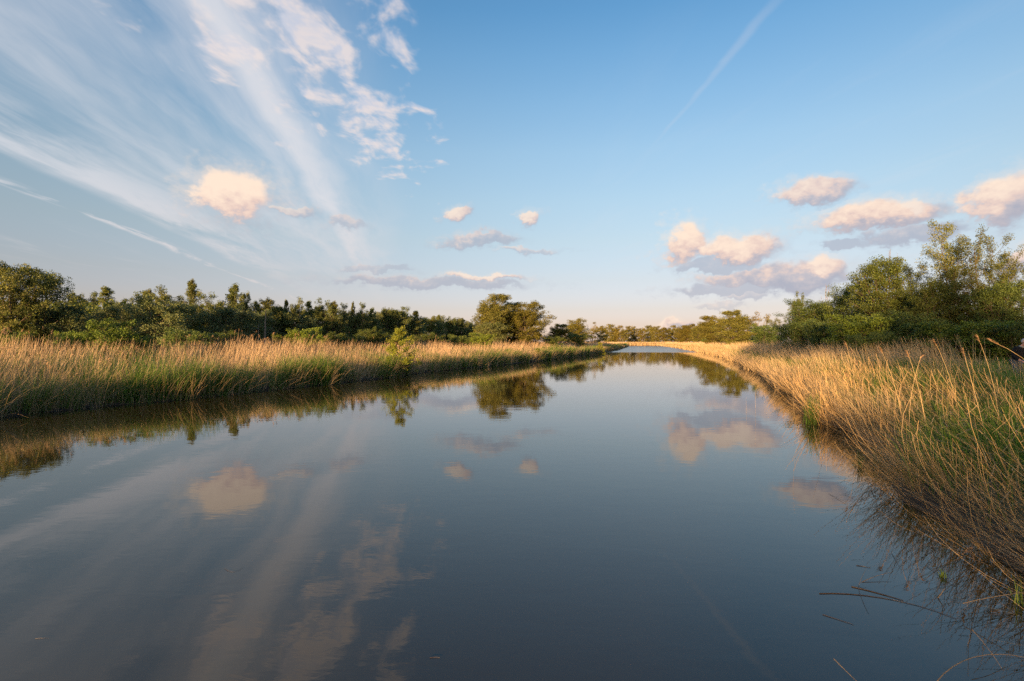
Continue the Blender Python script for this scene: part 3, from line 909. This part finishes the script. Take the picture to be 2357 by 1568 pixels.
# the far wood across the end of the canal
fx = list(np.linspace(1392, 1640, 24))
for k, cx in enumerate(fx):
    plant('far_tree', 'far', k, cx + random.uniform(-4, 4), 750 + random.uniform(-6, 7) - 4 * (cx > 1580), 15 + random.uniform(-2, 5), 380 + random.uniform(-15, 40),
          ordinal(k) + ' tree from the left in the far wood closing the canal', 'tree', 'trees of the far wood closing the canal')

# ---- the right bank, from the far end towards us
plant('willow_tree', 'sunlit_willow', 1, 1612, 741, 26, 230, 'golden-lit willow where the right bank meets the far wood', 'tree')
plant('willow_tree', 'sunlit_willow', 0, 1578, 748, 22, 260, 'small golden willow at the far end of the right bank', 'tree')
plant('willow_tree', 'sunlit_willow', 2, 1642, 725, 34, 150, 'tall golden-lit willow left of the broad yellow-green willow', 'tree')
plant('willow_tree', 'sunlit_willow', 2, 1692, 713, 40, 116, 'broad yellow-green willow on the far right bank, brightest of its row', 'tree')
plant('willow_tree', 'far', 2, 1722, 730, 26, 135, 'dull green tree just right of the broad yellow-green willow', 'tree')
plant('willow_tree', 'twiggy', 1, 1752, 716, 32, 105, 'twiggy tree with bare reddish tips on the right bank', 'tree')
plant('willow_tree', 'airy', 1, 1790, 730, 30, 100, 'thin see-through tree right of the twiggy tree', 'tree')
plant('willow_tree', 'slim', 2, 1838, 668, 22, 74, 'slender golden-topped tree at the left end of the right grove', 'tree')
plant('willow_tree', 'weeping', 0, 1878, 686, 64, 60, 'dark round willow at the left end of the right grove', 'tree')
plant('dead_tree', 'bare', 0, 1898, 652, 22, 62, 'bare dead stems sticking out above the dark round willow', 'tree')
plant('willow_tree', 'weeping', 1, 1955, 646, 58, 54, 'leaning willow with drooping sprays left of the golden-topped willow', 'tree')
plant('willow_tree', 'weeping', 2, 2030, 580, 68, 46, 'large willow with golden top in the middle of the right grove', 'tree')
plant('dead_tree', 'bare', 1, 2062, 570, 16, 48, 'pale dead tree top above the large golden-topped willow', 'tree')
plant('willow_tree', 'airy', 2, 2098, 604, 46, 48, 'thin tree with sparse twigs beside the golden-topped willow', 'tree')
plant('willow_tree', 'weeping', 1, 2150, 636, 52, 40, 'dense bushy willow at the foot of the tallest airy tree', 'tree')
plant('willow_tree', 'weeping', 0, 2300, 640, 60, 37, 'dense bushy willow at the foot of the second tallest airy tree', 'tree')
plant('willow_tree', 'weeping', 0, 2085, 664, 60, 44, 'dense dark willow low between the golden-topped willow and the tallest tree', 'tree')
plant('poplar_tree', 'airy', 3, 2228, 600, 60, 39, 'broad airy tree low between the two tallest trees', 'tree')
plant('poplar_tree', 'airy', 0, 2188, 504, 58, 42, 'tallest airy tree of the right grove', 'tree')
plant('poplar_tree', 'airy', 1, 2268, 522, 58, 40, 'second tallest airy tree, right of the tallest', 'tree')
plant('poplar_tree', 'airy', 2, 2335, 592, 44, 38, 'airy tree with thin dangling twigs at the right edge', 'tree')
plant('poplar_tree', 'airy', 1, 2130, 660, 40, 41, 'low sparse tree filling the gap left of the tallest airy tree', 'tree')
RS = [('shrub', 0, 1835, 742, 36, 52, 'low dark shrub at the left end of the right grove'),
      ('shrub', 1, 1762, 752, 32, 82, 'dark green shrub under the twiggy tree'),
      ('bright_shrub', 0, 1975, 728, 56, 38, 'fresh green shrub under the leaning willow'),
      ('shrub', 2, 1905, 742, 46, 46, 'dark shrub left of the fresh green shrub'),
      ('shrub', 3, 2060, 716, 62, 38, 'large grey-green shrub under the golden-topped willow'),
      ('shrub', 0, 2130, 742, 52, 35, 'dark shrub under the low sparse tree'),
      ('bright_shrub', 1, 2185, 748, 52, 33, 'deep green shrub under the tallest airy tree'),
      ('bright_shrub', 0, 2262, 742, 58, 31, 'broad green shrub left of the walking person'),
      ('shrub', 1, 2335, 748, 50, 30, 'dark green shrub behind the walking person'),
      ('shrub', 2, 2010, 768, 40, 34, 'low dark shrub in front of the fresh green shrub')]
for key, i, cx, tp, hw, Y, lb in RS:
    plant('shrub', key, i, cx, tp - 10, hw * 1.1, Y, lb, 'shrub')

# the young alder on the left bank's edge
plant('alder_sapling', 'sapling', 0, 921, 748, 50, 37.3, 'young yellow-green alder growing at the edge of the left bank', 'tree', rz=0.6)
plant('alder_sapling', 'sapling', 0, 1381, 786, 15, 108, 'tiny far alder in the reeds near the end of the left bank', 'tree', rz=2.0)


plant('alder_sapling', 'sapling', 0, 1238, 800, 15, 66.5, 'small bushy alder at the waterline below the lone pair', 'tree', rz=1.2)


def far_posts():
    yel = mat_plain('yellow paint', (0.55, 0.42, 0.06), 0.6, 6.0, 0.2)
    for px, lb in ((655, 'left one of two tiny yellow posts on the far bank'), (662, 'right one of two tiny yellow posts on the far bank')):
        X, Y = (px - 512) / FPX * 346, 346.0
        o = empty('marker_post', (X, Y, float(ground_z(X, Y)) - 0.1)); tag(o, lb, 'post', 'marker posts on the far bank')
        t = np.linspace(0, 1, 4)
        v, f = tube(np.stack([0 * t, 0 * t, 2.3 * t], -1), np.full(4, 0.16), 8); link_mesh('shaft', np_mesh('post_shaft', v, f, yel), o)
        v, f = tube(np.stack([0 * t, 0 * t, 2.3 + 0.12 * t], -1), 0.19 * (1 - 0.9 * t), 8); link_mesh('cap', np_mesh('post_cap', v, f, yel), o)


far_posts()


# the broken snag in front of the left wood
def snag():
    X, tz = at(609, 714, 68)
    gz = float(ground_z(X, 68))
    o = empty('dead_tree', (X, 68, gz))
    tag(o, 'broken pale dead trunk standing in front of the left wood', 'tree')
    H = tz - gz
    def one(dx, dy, h, r, seed):
        q = np.random.default_rng(seed)
        t = np.linspace(0, 1, 9)
        p = np.stack([dx + 0.03 * h * np.cumsum(q.normal(0, 0.5, 9)) * t, dy + 0 * t, h * t], -1)
        v, f = tube(p, r * (1 - 0.75 * t) * q.uniform(0.8, 1.2, 9), 7)
        return v, f
    v, f = one(0, 0, H, 0.19, 1)
    link_mesh('trunk', np_mesh('snag_trunk', v, f, M_DEAD), o)
    v, f = one(-0.95, 0.3, H * 0.68, 0.13, 2)
    link_mesh('broken_stump', np_mesh('snag_stump', v, f, M_DEAD), o)
    parts = []
    off = 0
    for k, (z, az, L) in enumerate(((0.35, 0.3, 2.2), (0.5, 0.6, 1.6), (0.62, 2.7, 1.1), (0.8, 0.2, 0.7))):
        t = np.linspace(0, 1, 6)
        p = np.stack([np.cos(az) * L * t, np.sin(az) * 0.3 * L * t, z * H + L * (0.1 * t + 0.8 * t * t)], -1)
        v, f = tube(p, 0.03 * (1 - 0.8 * t), 4)
        link_mesh('branch', np_mesh('snag_branch', v, f, M_DEAD), o)


snag()


# the dark inside of the left wood, and the wood behind the viewer whose tops shade the right bank
def thicket(name, label, centres, leaf, n_each, tone, seed):
    q = np.random.default_rng(seed)
    C = np.array([c[:3] for c in centres]); S = np.array([c[3] for c in centres])
    idx = np.repeat(np.arange(len(C)), n_each); N = len(idx)
    g = q.normal(0, 1, (N, 3)); g /= np.linalg.norm(g, axis=1)[:, None]; g *= (q.uniform(0.2, 1, N) ** 0.5)[:, None]
    c = C[idx] + g * S[idx][:, None]
    a = q.normal(0, 1, (N, 3)); a /= np.linalg.norm(a, axis=1)[:, None]
    b = np.cross(a, q.normal(0, 1, (N, 3))); b /= np.linalg.norm(b, axis=1)[:, None]
    l = leaf * q.uniform(0.6, 1.3, N)[:, None]
    v = np.stack([c - a * l * 0.5, c + b * l * 0.35, c + a * l * 0.5, c - b * l * 0.35], 1).reshape(-1, 3)
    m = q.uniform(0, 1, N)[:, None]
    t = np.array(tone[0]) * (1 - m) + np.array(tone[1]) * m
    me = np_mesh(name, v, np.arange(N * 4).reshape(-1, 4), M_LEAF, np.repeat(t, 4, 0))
    return tag(link_mesh(name, me), label, 'wood', kind='stuff')


cs = []
for cx in np.arange(-60, 1130, 9):
    for k in range(3):
        Y = wood_y(cx) + 10 + 8 * k + random.uniform(-3, 3)
        X, tz = at(cx + random.uniform(-5, 5), np.interp(cx, [0, 600, 1100], [690, 706, 748]) + random.uniform(-6, 12), Y)
        cs.append((X, Y, max(1.5, tz - 1.8 - 2.0 * (k == 0)), 2.0))
        cs.append((X, Y, 2.0, 2.2))
thicket('woodland', 'dark mass of foliage filling the inside of the left wood', cs, 0.45, 46, DEEP, 5)
cs = []
for cx in np.arange(1385, 1830, 8):
    Y = float(np.interp(cx, [1385, 1600, 1650, 1830], [440, 440, 180, 90]))
    X, tz = at(cx, 764, Y)
    r_ = 0.018 * Y
    cs.append((X, Y + 6, tz - r_, r_)); cs.append((X, Y + 6, max(1.0, tz - 2.2 * r_), r_))
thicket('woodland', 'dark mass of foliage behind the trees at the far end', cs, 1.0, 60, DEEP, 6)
cs = []
for cx in np.arange(1815, 2420, 8):
    for k in range(2):
        Y = float(np.interp(cx, [1815, 2000, 2200, 2420], [66, 48, 40, 35])) + 4 * k
        X, tz = at(cx + random.uniform(-4, 4), float(np.interp(cx, [1815, 1900, 2100, 2420], [726, 696, 690, 716])) + random.uniform(-8, 10), Y)
        z = tz - 1.1
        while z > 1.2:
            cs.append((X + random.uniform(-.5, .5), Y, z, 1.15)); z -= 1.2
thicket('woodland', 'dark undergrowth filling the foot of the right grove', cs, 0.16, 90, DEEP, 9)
cs = []
perp = Vector((-sun_dir.y, sun_dir.x, 0)).normalized()
if perp.x < 0: perp = -perp
toward = Vector((sun_dir.x, sun_dir.y, 0)).normalized()
q = np.random.default_rng(77)
for s in np.arange(1.2, 70, 1.0):
    for k in range(2):
        hgt = 18.5 + 1.8 * math.sin(s * 0.55) + 1.2 * math.sin(s * 1.7 + 1) + q.uniform(-1.2, 1.2)
        d = 95 + 10 * k + q.uniform(-3, 3)
        p = toward * d + perp * s
        z = 1.5
        while z < hgt:
            gap = s < 6.2 and 10.2 + 0.95 * k < z < 15.4 + 0.95 * k           # opening shaped into the wood so a beam reaches the near reeds
            if not gap and q.uniform() < 0.9: cs.append((p.x + q.normal(0, 0.6), p.y + q.normal(0, 0.6), z, 1.5))
            z += 1.6
thicket('woodland', 'wood standing behind the viewer on the left', cs, 0.5, 60, DEEP, 8)


# ================================================================ single stalks, floating stems, sprouts
def pix(px, py, Y): return np.array([(px - 512) / FPX * Y, Y, CAM_H + (HOR - py) / FPX * Y])
def on_water(px, py): return pix(px, py, CAM_H * FPX / (py - HOR))


def curve_pts(P, n=9):
    """smooth path through a few points"""
    P = np.asarray(P, float)
    if len(P) == 2: return P[0] + (P[1] - P[0]) * np.linspace(0, 1, n)[:, None]
    k = np.concatenate([[0], np.cumsum(np.linalg.norm(np.diff(P, axis=0), axis=1))])
    t = np.linspace(0, k[-1], n)
    c = [np.polyfit(k, P[:, i], min(len(P) - 1, 3)) for i in range(3)]
    return np.stack([np.polyval(q, t) for q in c], -1)


def stalk(name, P, r, mat, label, cat, plume=0.0, taper=0.6, group=None):
    P = curve_pts(P)
    t = np.linspace(0, 1, len(P))
    v, f = tube(P, r * (1 - taper * t), 6)
    base = P[0].copy()
    if not plume:
        o = link_mesh(name, np_mesh(name, v - base, f, mat, smooth=True)); o.location = base
        return tag(o, label, cat, group)
    o = empty(name, base); tag(o, label, cat, group)
    link_mesh('stem', np_mesh(name + '_stem', v - base, f, mat, smooth=True), o)
    dr = P[-1] - P[-2]; az = math.atan2(dr[1], dr[0])
    n = 16
    b = np.repeat(P[-1:] - base, n, 0) - (dr / np.linalg.norm(dr))[None, :] * (np.linspace(0, 1, n) * plume * 0.8)[:, None]
    tone = np.array([0.27, 0.175, 0.11]) * rng.uniform(0.75, 1.3, (n, 1))
    v, f, c, _, _ = ribbons(b, plume * rng.uniform(0.5, 0.9, n), az + rng.normal(0, 0.35, n), rng.uniform(0.5, 1.0, n), rng.uniform(0.6, 1.5, n), np.full(n, plume * 0.11), 4, tone, taper=0.9)
    link_mesh('plume', np_mesh(name + '_plume', v, f, M_REED, c), o)
    return o


for base, mids, tip, lb in (
        ((755.6, 413), (), (755, 380), 'thin straight reed stalk standing in the water off the right bank'),
        ((746.4, 413), (), (746, 396), 'short thin reed stalk standing farthest out in the water'),
        ((767, 399), ((764, 390),), (769.6, 379), 'slightly bent reed stalk in the water behind the thin straight one'),
        ((802, 440.4), ((795, 420), (793, 395)), (794.5, 366), 'tall curved reed stalk standing in the water by the green tuft'),
        ((823, 463.4), ((817, 445),), (813, 425.8), 'leaning reed stalk standing in open water, nearest to us'),
        ((828, 445), (), (827, 419), 'upright reed stalk in the water right of the leaning one'),
        ((845, 444), ((843, 430),), (842, 416), 'reed stalk in the water close under the overhanging reeds')):
    Y = CAM_H * FPX / (base[1] - HOR)
    b = pix(*base, Y); b[2] = -0.1
    stalk('reed_stalk', [b] + [pix(*m, Y) for m in mids] + [pix(*tip, Y + 0.1)], 0.0022, M_STRAW, lb, 'reed', group='reed stalks standing in the water')

for tip, mid, base_px, Y, pl, lb in (
        ((907, 351), (914, 372), 928, 10.0, 0.20, 'tall reed with upright orange plume above the golden clump'),
        ((921, 356), (915, 376), 912, 10.2, 0.19, 'reed with orange plume crossing just right of the tallest one'),
        ((880, 347), (888, 366), 905, 11.0, 0.20, 'reed with drooping tan plume left of the orange-plumed reeds'),
        ((934, 340), (944, 362), 960, 11.5, 0.22, 'tall reed with brown plume against the dark shrubs'),
        ((978, 337), (987, 362), 1001, 10.5, 0.20, 'tall reed with small brown plume left of the long slanting reed'),
        ((991, 341), (1030, 364), 1075, 9.5, 0.24, 'long slanting reed with feathery plume beside the walking person'),
        ((963, 350), (969, 372), 992, 9.0, 0.18, 'curved reed with rusty plume low among the straw at right'),
        ((846, 343), (850, 358), 858, 15.0, 0.22, 'reed with brown plume left of the drooping tan one')):
    gx = (base_px - 512) / FPX * Y
    gz = float(ground_z(gx, Y))
    stalk('plumed_reed', [np.array([gx, Y, gz - 0.05]), pix(*mid, Y), pix(*tip, Y)], 0.0055, M_STRAW, lb, 'reed', plume=pl * 0.85, group='reeds with plumes on the right bank')


def floater(pts, r, mat, label, lift=0.004, cat='dead stem'):
    P = []
    for (px, py, *h) in pts:
        hh = h[0] if h else lift
        Y = (CAM_H - hh) * FPX / (py - HOR)
        P.append(np.array([(px - 512) / FPX * Y, Y, hh]))
    return stalk('floating_stem', P, r * 0.62, mat, label, cat)


floater([(819, 593), (865, 595), (905, 602), (955, 618)], 0.007, M_WET, 'long dark dead branch floating on the water off the right bank')
floater([(851, 586), (875, 592), (903, 600)], 0.010, M_WET, 'short thick dark stem floating against the long dead branch')
floater([(858, 588), (862, 600), (868, 613)], 0.004, M_WET, 'thin dark twig across the long floating branch')
floater([(858, 586, 0.0), (861, 578, 0.05), (866, 568, 0.10)], 0.004, M_STRAW_SHADED, 'pale bent twig rising from the floating branch', cat='twig')
floater([(861, 582, 0.0), (875, 576, 0.03), (891, 572, 0.05)], 0.006, M_STRAW_SHADED, 'pale straight stem floating beyond the long dead branch')
floater([(822, 614), (838, 619), (853, 624)], 0.005, M_WET, 'lone dark stem floating nearest the open water')
floater([(856, 565), (863, 566), (870, 567.5)], 0.006, M_WET, 'tiny dark stick floating farthest from us off the right bank', cat='stick')
floater([(934, 683, 0.02), (955, 664, 0.10), (975, 656, 0.13), (1030, 658, 0.10)], 0.007, M_STRAW_SHADED, 'pale crooked branch lying in the bottom right corner', cat='branch')
floater([(833, 658, 0.16), (845, 670, 0.10), (862, 686, -0.02)], 0.0045, M_STRAW_SHADED, 'pale stem poking up at the bottom edge', cat='dead stem')
floater([(936, 599, -0.02), (940, 594, 0.04), (944, 588, 0.09)], 0.010, M_STRAW_SHADED, 'short pale stub poking out of the dark water', cat='stub')
floater([(971, 629, 0.20), (985, 645, 0.12), (1001, 668, 0.0)], 0.005, M_STRAW_SHADED, 'thin pale stem slanting down over the dark reflections', cat='dead stem')
floater([(962, 603, 0.10), (990, 597, 0.20), (1030, 591, 0.32)], 0.006, M_STRAW_SHADED, 'pale straight stem reaching out from the right edge', cat='dead stem')
floater([(430, 657), (435, 656.6), (440, 657)], 0.003, M_WET, 'tiny dark stick floating near the bottom centre', cat='stick')
floater([(225, 568), (236, 571), (243, 567)], 0.0018, M_WET, 'small dark twig floating on the left half of the water', cat='twig')
floater([(36, 638), (44, 637.5), (50, 637.5)], 0.0018, M_WET, 'small dark stem floating near the bottom left', cat='dead stem')


def sprout(px, py, h, n, label, seed):
    q = np.random.default_rng(seed)
    p = on_water(px, py)
    b = np.stack([q.normal(0, h * 0.10, n), q.normal(0, h * 0.10, n), np.full(n, -0.02)], -1)
    v, f, c, _, _ = ribbons(b, h * q.uniform(0.5, 1.05, n), q.uniform(0, 6.28, n), np.abs(q.normal(0.1, 0.1, n)), q.uniform(0, 0.5, n), np.full(n, 0.012 + 0.006 * h), 4, greens(n), taper=0.92)
    o = link_mesh('reed_sprout', np_mesh('reed_sprout', v, f, M_GREEN, c)); o.location = p
    tag(o, label, 'reed shoots', 'green sprouts in the water')


sprout(812, 424, 1.05, 90, 'tall dense tuft of green reed shoots at the tip of the right bank', 1)
sprout(860, 467, 0.40, 22, 'small clump of green shoots in the dark water under the reeds', 2)
sprout(879, 464, 0.45, 18, 'green shoots just right of the small clump in the dark water', 3)
sprout(942, 577, 0.12, 14, 'tiny green sprout in the shadowed water near the floating branch', 4)
sprout(1017, 603, 0.30, 10, 'few green blades standing in the water at the right edge', 5)


def litter():
    n = 420
    y = 2.2 + 16.0 * rng.uniform(0, 1, n) ** 1.3
    X = xr(y) - np.abs(rng.normal(0, 0.55, n)) - 0.05
    b = np.stack([X, y, np.full(n, 0.006)], -1)
    L = rng.uniform(0.08, 0.6, n)
    v, f, c, _, _ = ribbons(b, L, rng.uniform(0, 6.28, n), np.full(n, 1.56), rng.normal(0, 0.04, n), rng.uniform(0.004, 0.009, n), 3, np.array([0.16, 0.115, 0.075]) * rng.uniform(0.4, 1.5, (n, 1)), taper=0.5)
    v[:, 2] = np.maximum(v[:, 2], 0.003)
    tag(link_mesh('reed_litter', np_mesh('reed_litter', v, f, M_REED, c)), 'broken reed bits drifting on the dark water along the right bank', 'litter', kind='stuff')


litter()


# ================================================================ the walker at the right edge
def skinned(name, joints, bones, mat, parent, sub=2):
    me = bpy.data.meshes.new(name)
    keys = list(joints)
    me.from_pydata([joints[k][:3] for k in keys], [(keys.index(a), keys.index(b)) for a, b in bones], [])
    o = bpy.data.objects.new(name, me); COL.objects.link(o)
    sk = o.modifiers.new('skin', 'SKIN'); sk.use_smooth_shade = True
    ss = o.modifiers.new('sub', 'SUBSURF'); ss.levels = ss.render_levels = sub
    if not me.skin_vertices: me.skin_vertices.new(name='')
    for i, k in enumerate(keys):
        rr = joints[k][3]
        me.skin_vertices[0].data[i].radius = rr if isinstance(rr, tuple) else (rr, rr)
        me.skin_vertices[0].data[i].use_root = (i == 0)
    dg = bpy.context.evaluated_depsgraph_get()
    m2 = bpy.data.meshes.new_from_object(o.evaluated_get(dg))
    m2.name = name + '_mesh'
    bpy.data.objects.remove(o); bpy.data.meshes.remove(me)
    m2.materials.clear(); m2.materials.append(mat)
    return link_mesh(name, m2, parent)


def person():
    skin = mat_plain('skin', (0.50, 0.27, 0.20), 0.55, 20.0, 0.12)
    cloth = mat_plain('dark cloth', (0.012, 0.012, 0.015), 0.9, 40.0, 0.4)
    jeans = mat_plain('denim', (0.075, 0.105, 0.16), 0.9, 40.0, 0.3)
    grey = mat_plain('grey hair', (0.42, 0.41, 0.41), 0.7, 60.0, 0.35)
    shirt = mat_plain('pale collar', (0.28, 0.34, 0.32), 0.85, 40.0, 0.2)
    shoe = mat_plain('shoe', (0.03, 0.025, 0.02), 0.6, 20.0, 0.3)
    Y = 19.5
    X = (1016.8 - 512) / FPX * Y
    root = empty('person', (X, Y, float(ground_z(X, Y)) - 0.05), R(8))
    tag(root, 'grey-haired person in dark jacket and blue jeans stooping at the right edge', 'person')
    J = {'pelvis': (0, 0.02, 0.92, (0.15, 0.11)), 'waist': (0, -0.02, 1.08, (0.14, 0.10)), 'chest': (0, -0.10, 1.28, (0.16, 0.11)), 'neck0': (0, -0.17, 1.42, 0.07), 'neck1': (0, -0.22, 1.49, 0.056),
         'jaw': (0, -0.275, 1.535, (0.062, 0.070)), 'face': (0, -0.285, 1.60, (0.075, 0.088)), 'skull': (0, -0.275, 1.665, (0.070, 0.085)), 'crown': (0, -0.27, 1.70, (0.045, 0.055)), 'nose': (0, -0.385, 1.578, 0.014)}
    B = [('pelvis', 'waist'), ('waist', 'chest'), ('chest', 'neck0'), ('neck0', 'neck1'), ('neck1', 'jaw'), ('jaw', 'face'), ('face', 'skull'), ('skull', 'crown'), ('face', 'nose')]
    for s, n in ((-1, 'r'), (1, 'l')):
        J.update({'sh' + n: (s * 0.185, -0.11, 1.37, 0.062), 'el' + n: (s * 0.27, -0.06, 1.10, 0.046), 'wr' + n: (s * 0.19, -0.24, 0.93, 0.030), 'pa' + n: (s * 0.165, -0.30, 0.885, (0.040, 0.020)),
                  'hip' + n: (s * 0.10, 0.02, 0.86, 0.088), 'kn' + n: (s * 0.11, -0.05, 0.48, 0.058), 'an' + n: (s * 0.11, 0.03, 0.09, 0.042), 'to' + n: (s * 0.125, -0.15, 0.045, 0.036)})
        B += [('chest', 'sh' + n), ('sh' + n, 'el' + n), ('el' + n, 'wr' + n), ('wr' + n, 'pa' + n), ('pelvis', 'hip' + n), ('hip' + n, 'kn' + n), ('kn' + n, 'an' + n), ('an' + n, 'to' + n)]
        for k in range(4):
            dx = (k - 1.5) * 0.020
            L = (0.068, 0.076, 0.072, 0.056)[k]
            a, b2, c2 = 'f%d0' % k + n, 'f%d1' % k + n, 'f%d2' % k + n
            bx, by, bz = s * 0.155 + dx, -0.345, 0.862
            J[a] = (bx, by, bz, 0.0095); J[b2] = (bx - s * 0.004, by - L * 0.35, bz - L * 0.45, 0.0088); J[c2] = (bx - s * 0.010, by - L * 0.35, bz - L * 0.95, 0.0075)
            B += [('pa' + n, a), (a, b2), (b2, c2)]
        J['th0' + n] = (s * 0.125, -0.30, 0.875, 0.011); J['th1' + n] = (s * 0.105, -0.335, 0.845, 0.0095)
        B += [('pa' + n, 'th0' + n), ('th0' + n, 'th1' + n)]
    skinned('body', J, B, skin, root)
    g = 1.0
    JJ = {'hem': (0, 0.03, 0.84, (0.205, 0.155)), 'pelvis': (0, 0.02, 0.94, (0.195, 0.15)), 'waist': (0, -0.02, 1.09, (0.18, 0.14)), 'chest': (0, -0.10, 1.28, (0.195, 0.14)), 'nk': (0, -0.165, 1.405, (0.10, 0.085))}
    BB = [('hem', 'pelvis'), ('pelvis', 'waist'), ('waist', 'chest'), ('chest', 'nk')]
    for s, n in ((-1, 'r'), (1, 'l')):
        JJ.update({'sh' + n: (s * 0.195, -0.11, 1.365, 0.085), 'el' + n: (s * 0.275, -0.06, 1.10, 0.068), 'wr' + n: (s * 0.20, -0.225, 0.945, 0.050)})
        BB += [('chest', 'sh' + n), ('sh' + n, 'el' + n), ('el' + n, 'wr' + n)]
    skinned('jacket', JJ, BB, cloth, root)
    JJ = {'pelvis': (0, 0.02, 0.93, (0.165, 0.125))}; BB = []
    for s, n in ((-1, 'r'), (1, 'l')):
        JJ.update({'hip' + n: (s * 0.10, 0.02, 0.85, 0.108), 'kn' + n: (s * 0.112, -0.05, 0.48, 0.080), 'an' + n: (s * 0.112, 0.03, 0.10, 0.068)})
        BB += [('pelvis', 'hip' + n), ('hip' + n, 'kn' + n), ('kn' + n, 'an' + n)]
    skinned('trousers', JJ, BB, jeans, root)
    for s in (-1, 1):
        skinned('shoe', {'heel': (s * 0.11, 0.06, 0.05, (0.045, 0.045)), 'mid': (s * 0.115, -0.06, 0.05, (0.050, 0.045)), 'toe': (s * 0.125, -0.18, 0.04, (0.042, 0.032))}, [('heel', 'mid'), ('mid', 'toe')], shoe, root)
    bm = bmesh.new()
    bmesh.ops.create_icosphere(bm, subdivisions=3, radius=1.0)
    for v in list(bm.verts):
        if v.co.z < -0.55 or (v.co.y < -0.35 and v.co.z < 0.45): bm.verts.remove(v)
    for v in bm.verts:
        k = 1 + random.uniform(-0.03, 0.05)
        v.co = Vector((v.co.x * 0.092 * k, v.co.y * 0.108 * k - 0.268, v.co.z * 0.105 * k + 1.632))
    me = bpy.data.meshes.new('hair'); bm.to_mesh(me); bm.free(); me.materials.append(grey)
    for p_ in me.polygons: p_.use_smooth = True
    hr = link_mesh('hair', me, root)
    so_ = hr.modifiers.new('thick', 'SOLIDIFY'); so_.thickness = 0.012
    for s in (-1, 1):
        skinned('ear', {'a': (s * 0.083, -0.275, 1.615, (0.010, 0.018)), 'b': (s * 0.086, -0.27, 1.585, (0.008, 0.013))}, [('a', 'b')], skin, root, 1)
    t = np.linspace(-2.5, 2.5, 16)
    P = np.stack([0.088 * np.sin(t), -0.185 - 0.075 * np.cos(t), 1.435 - 0.025 * np.cos(t)], -1)
    v, f = tube(P, np.full(16, 0.022), 6)
    link_mesh('collar', np_mesh('collar', v, f, shirt, smooth=True), root)


person()
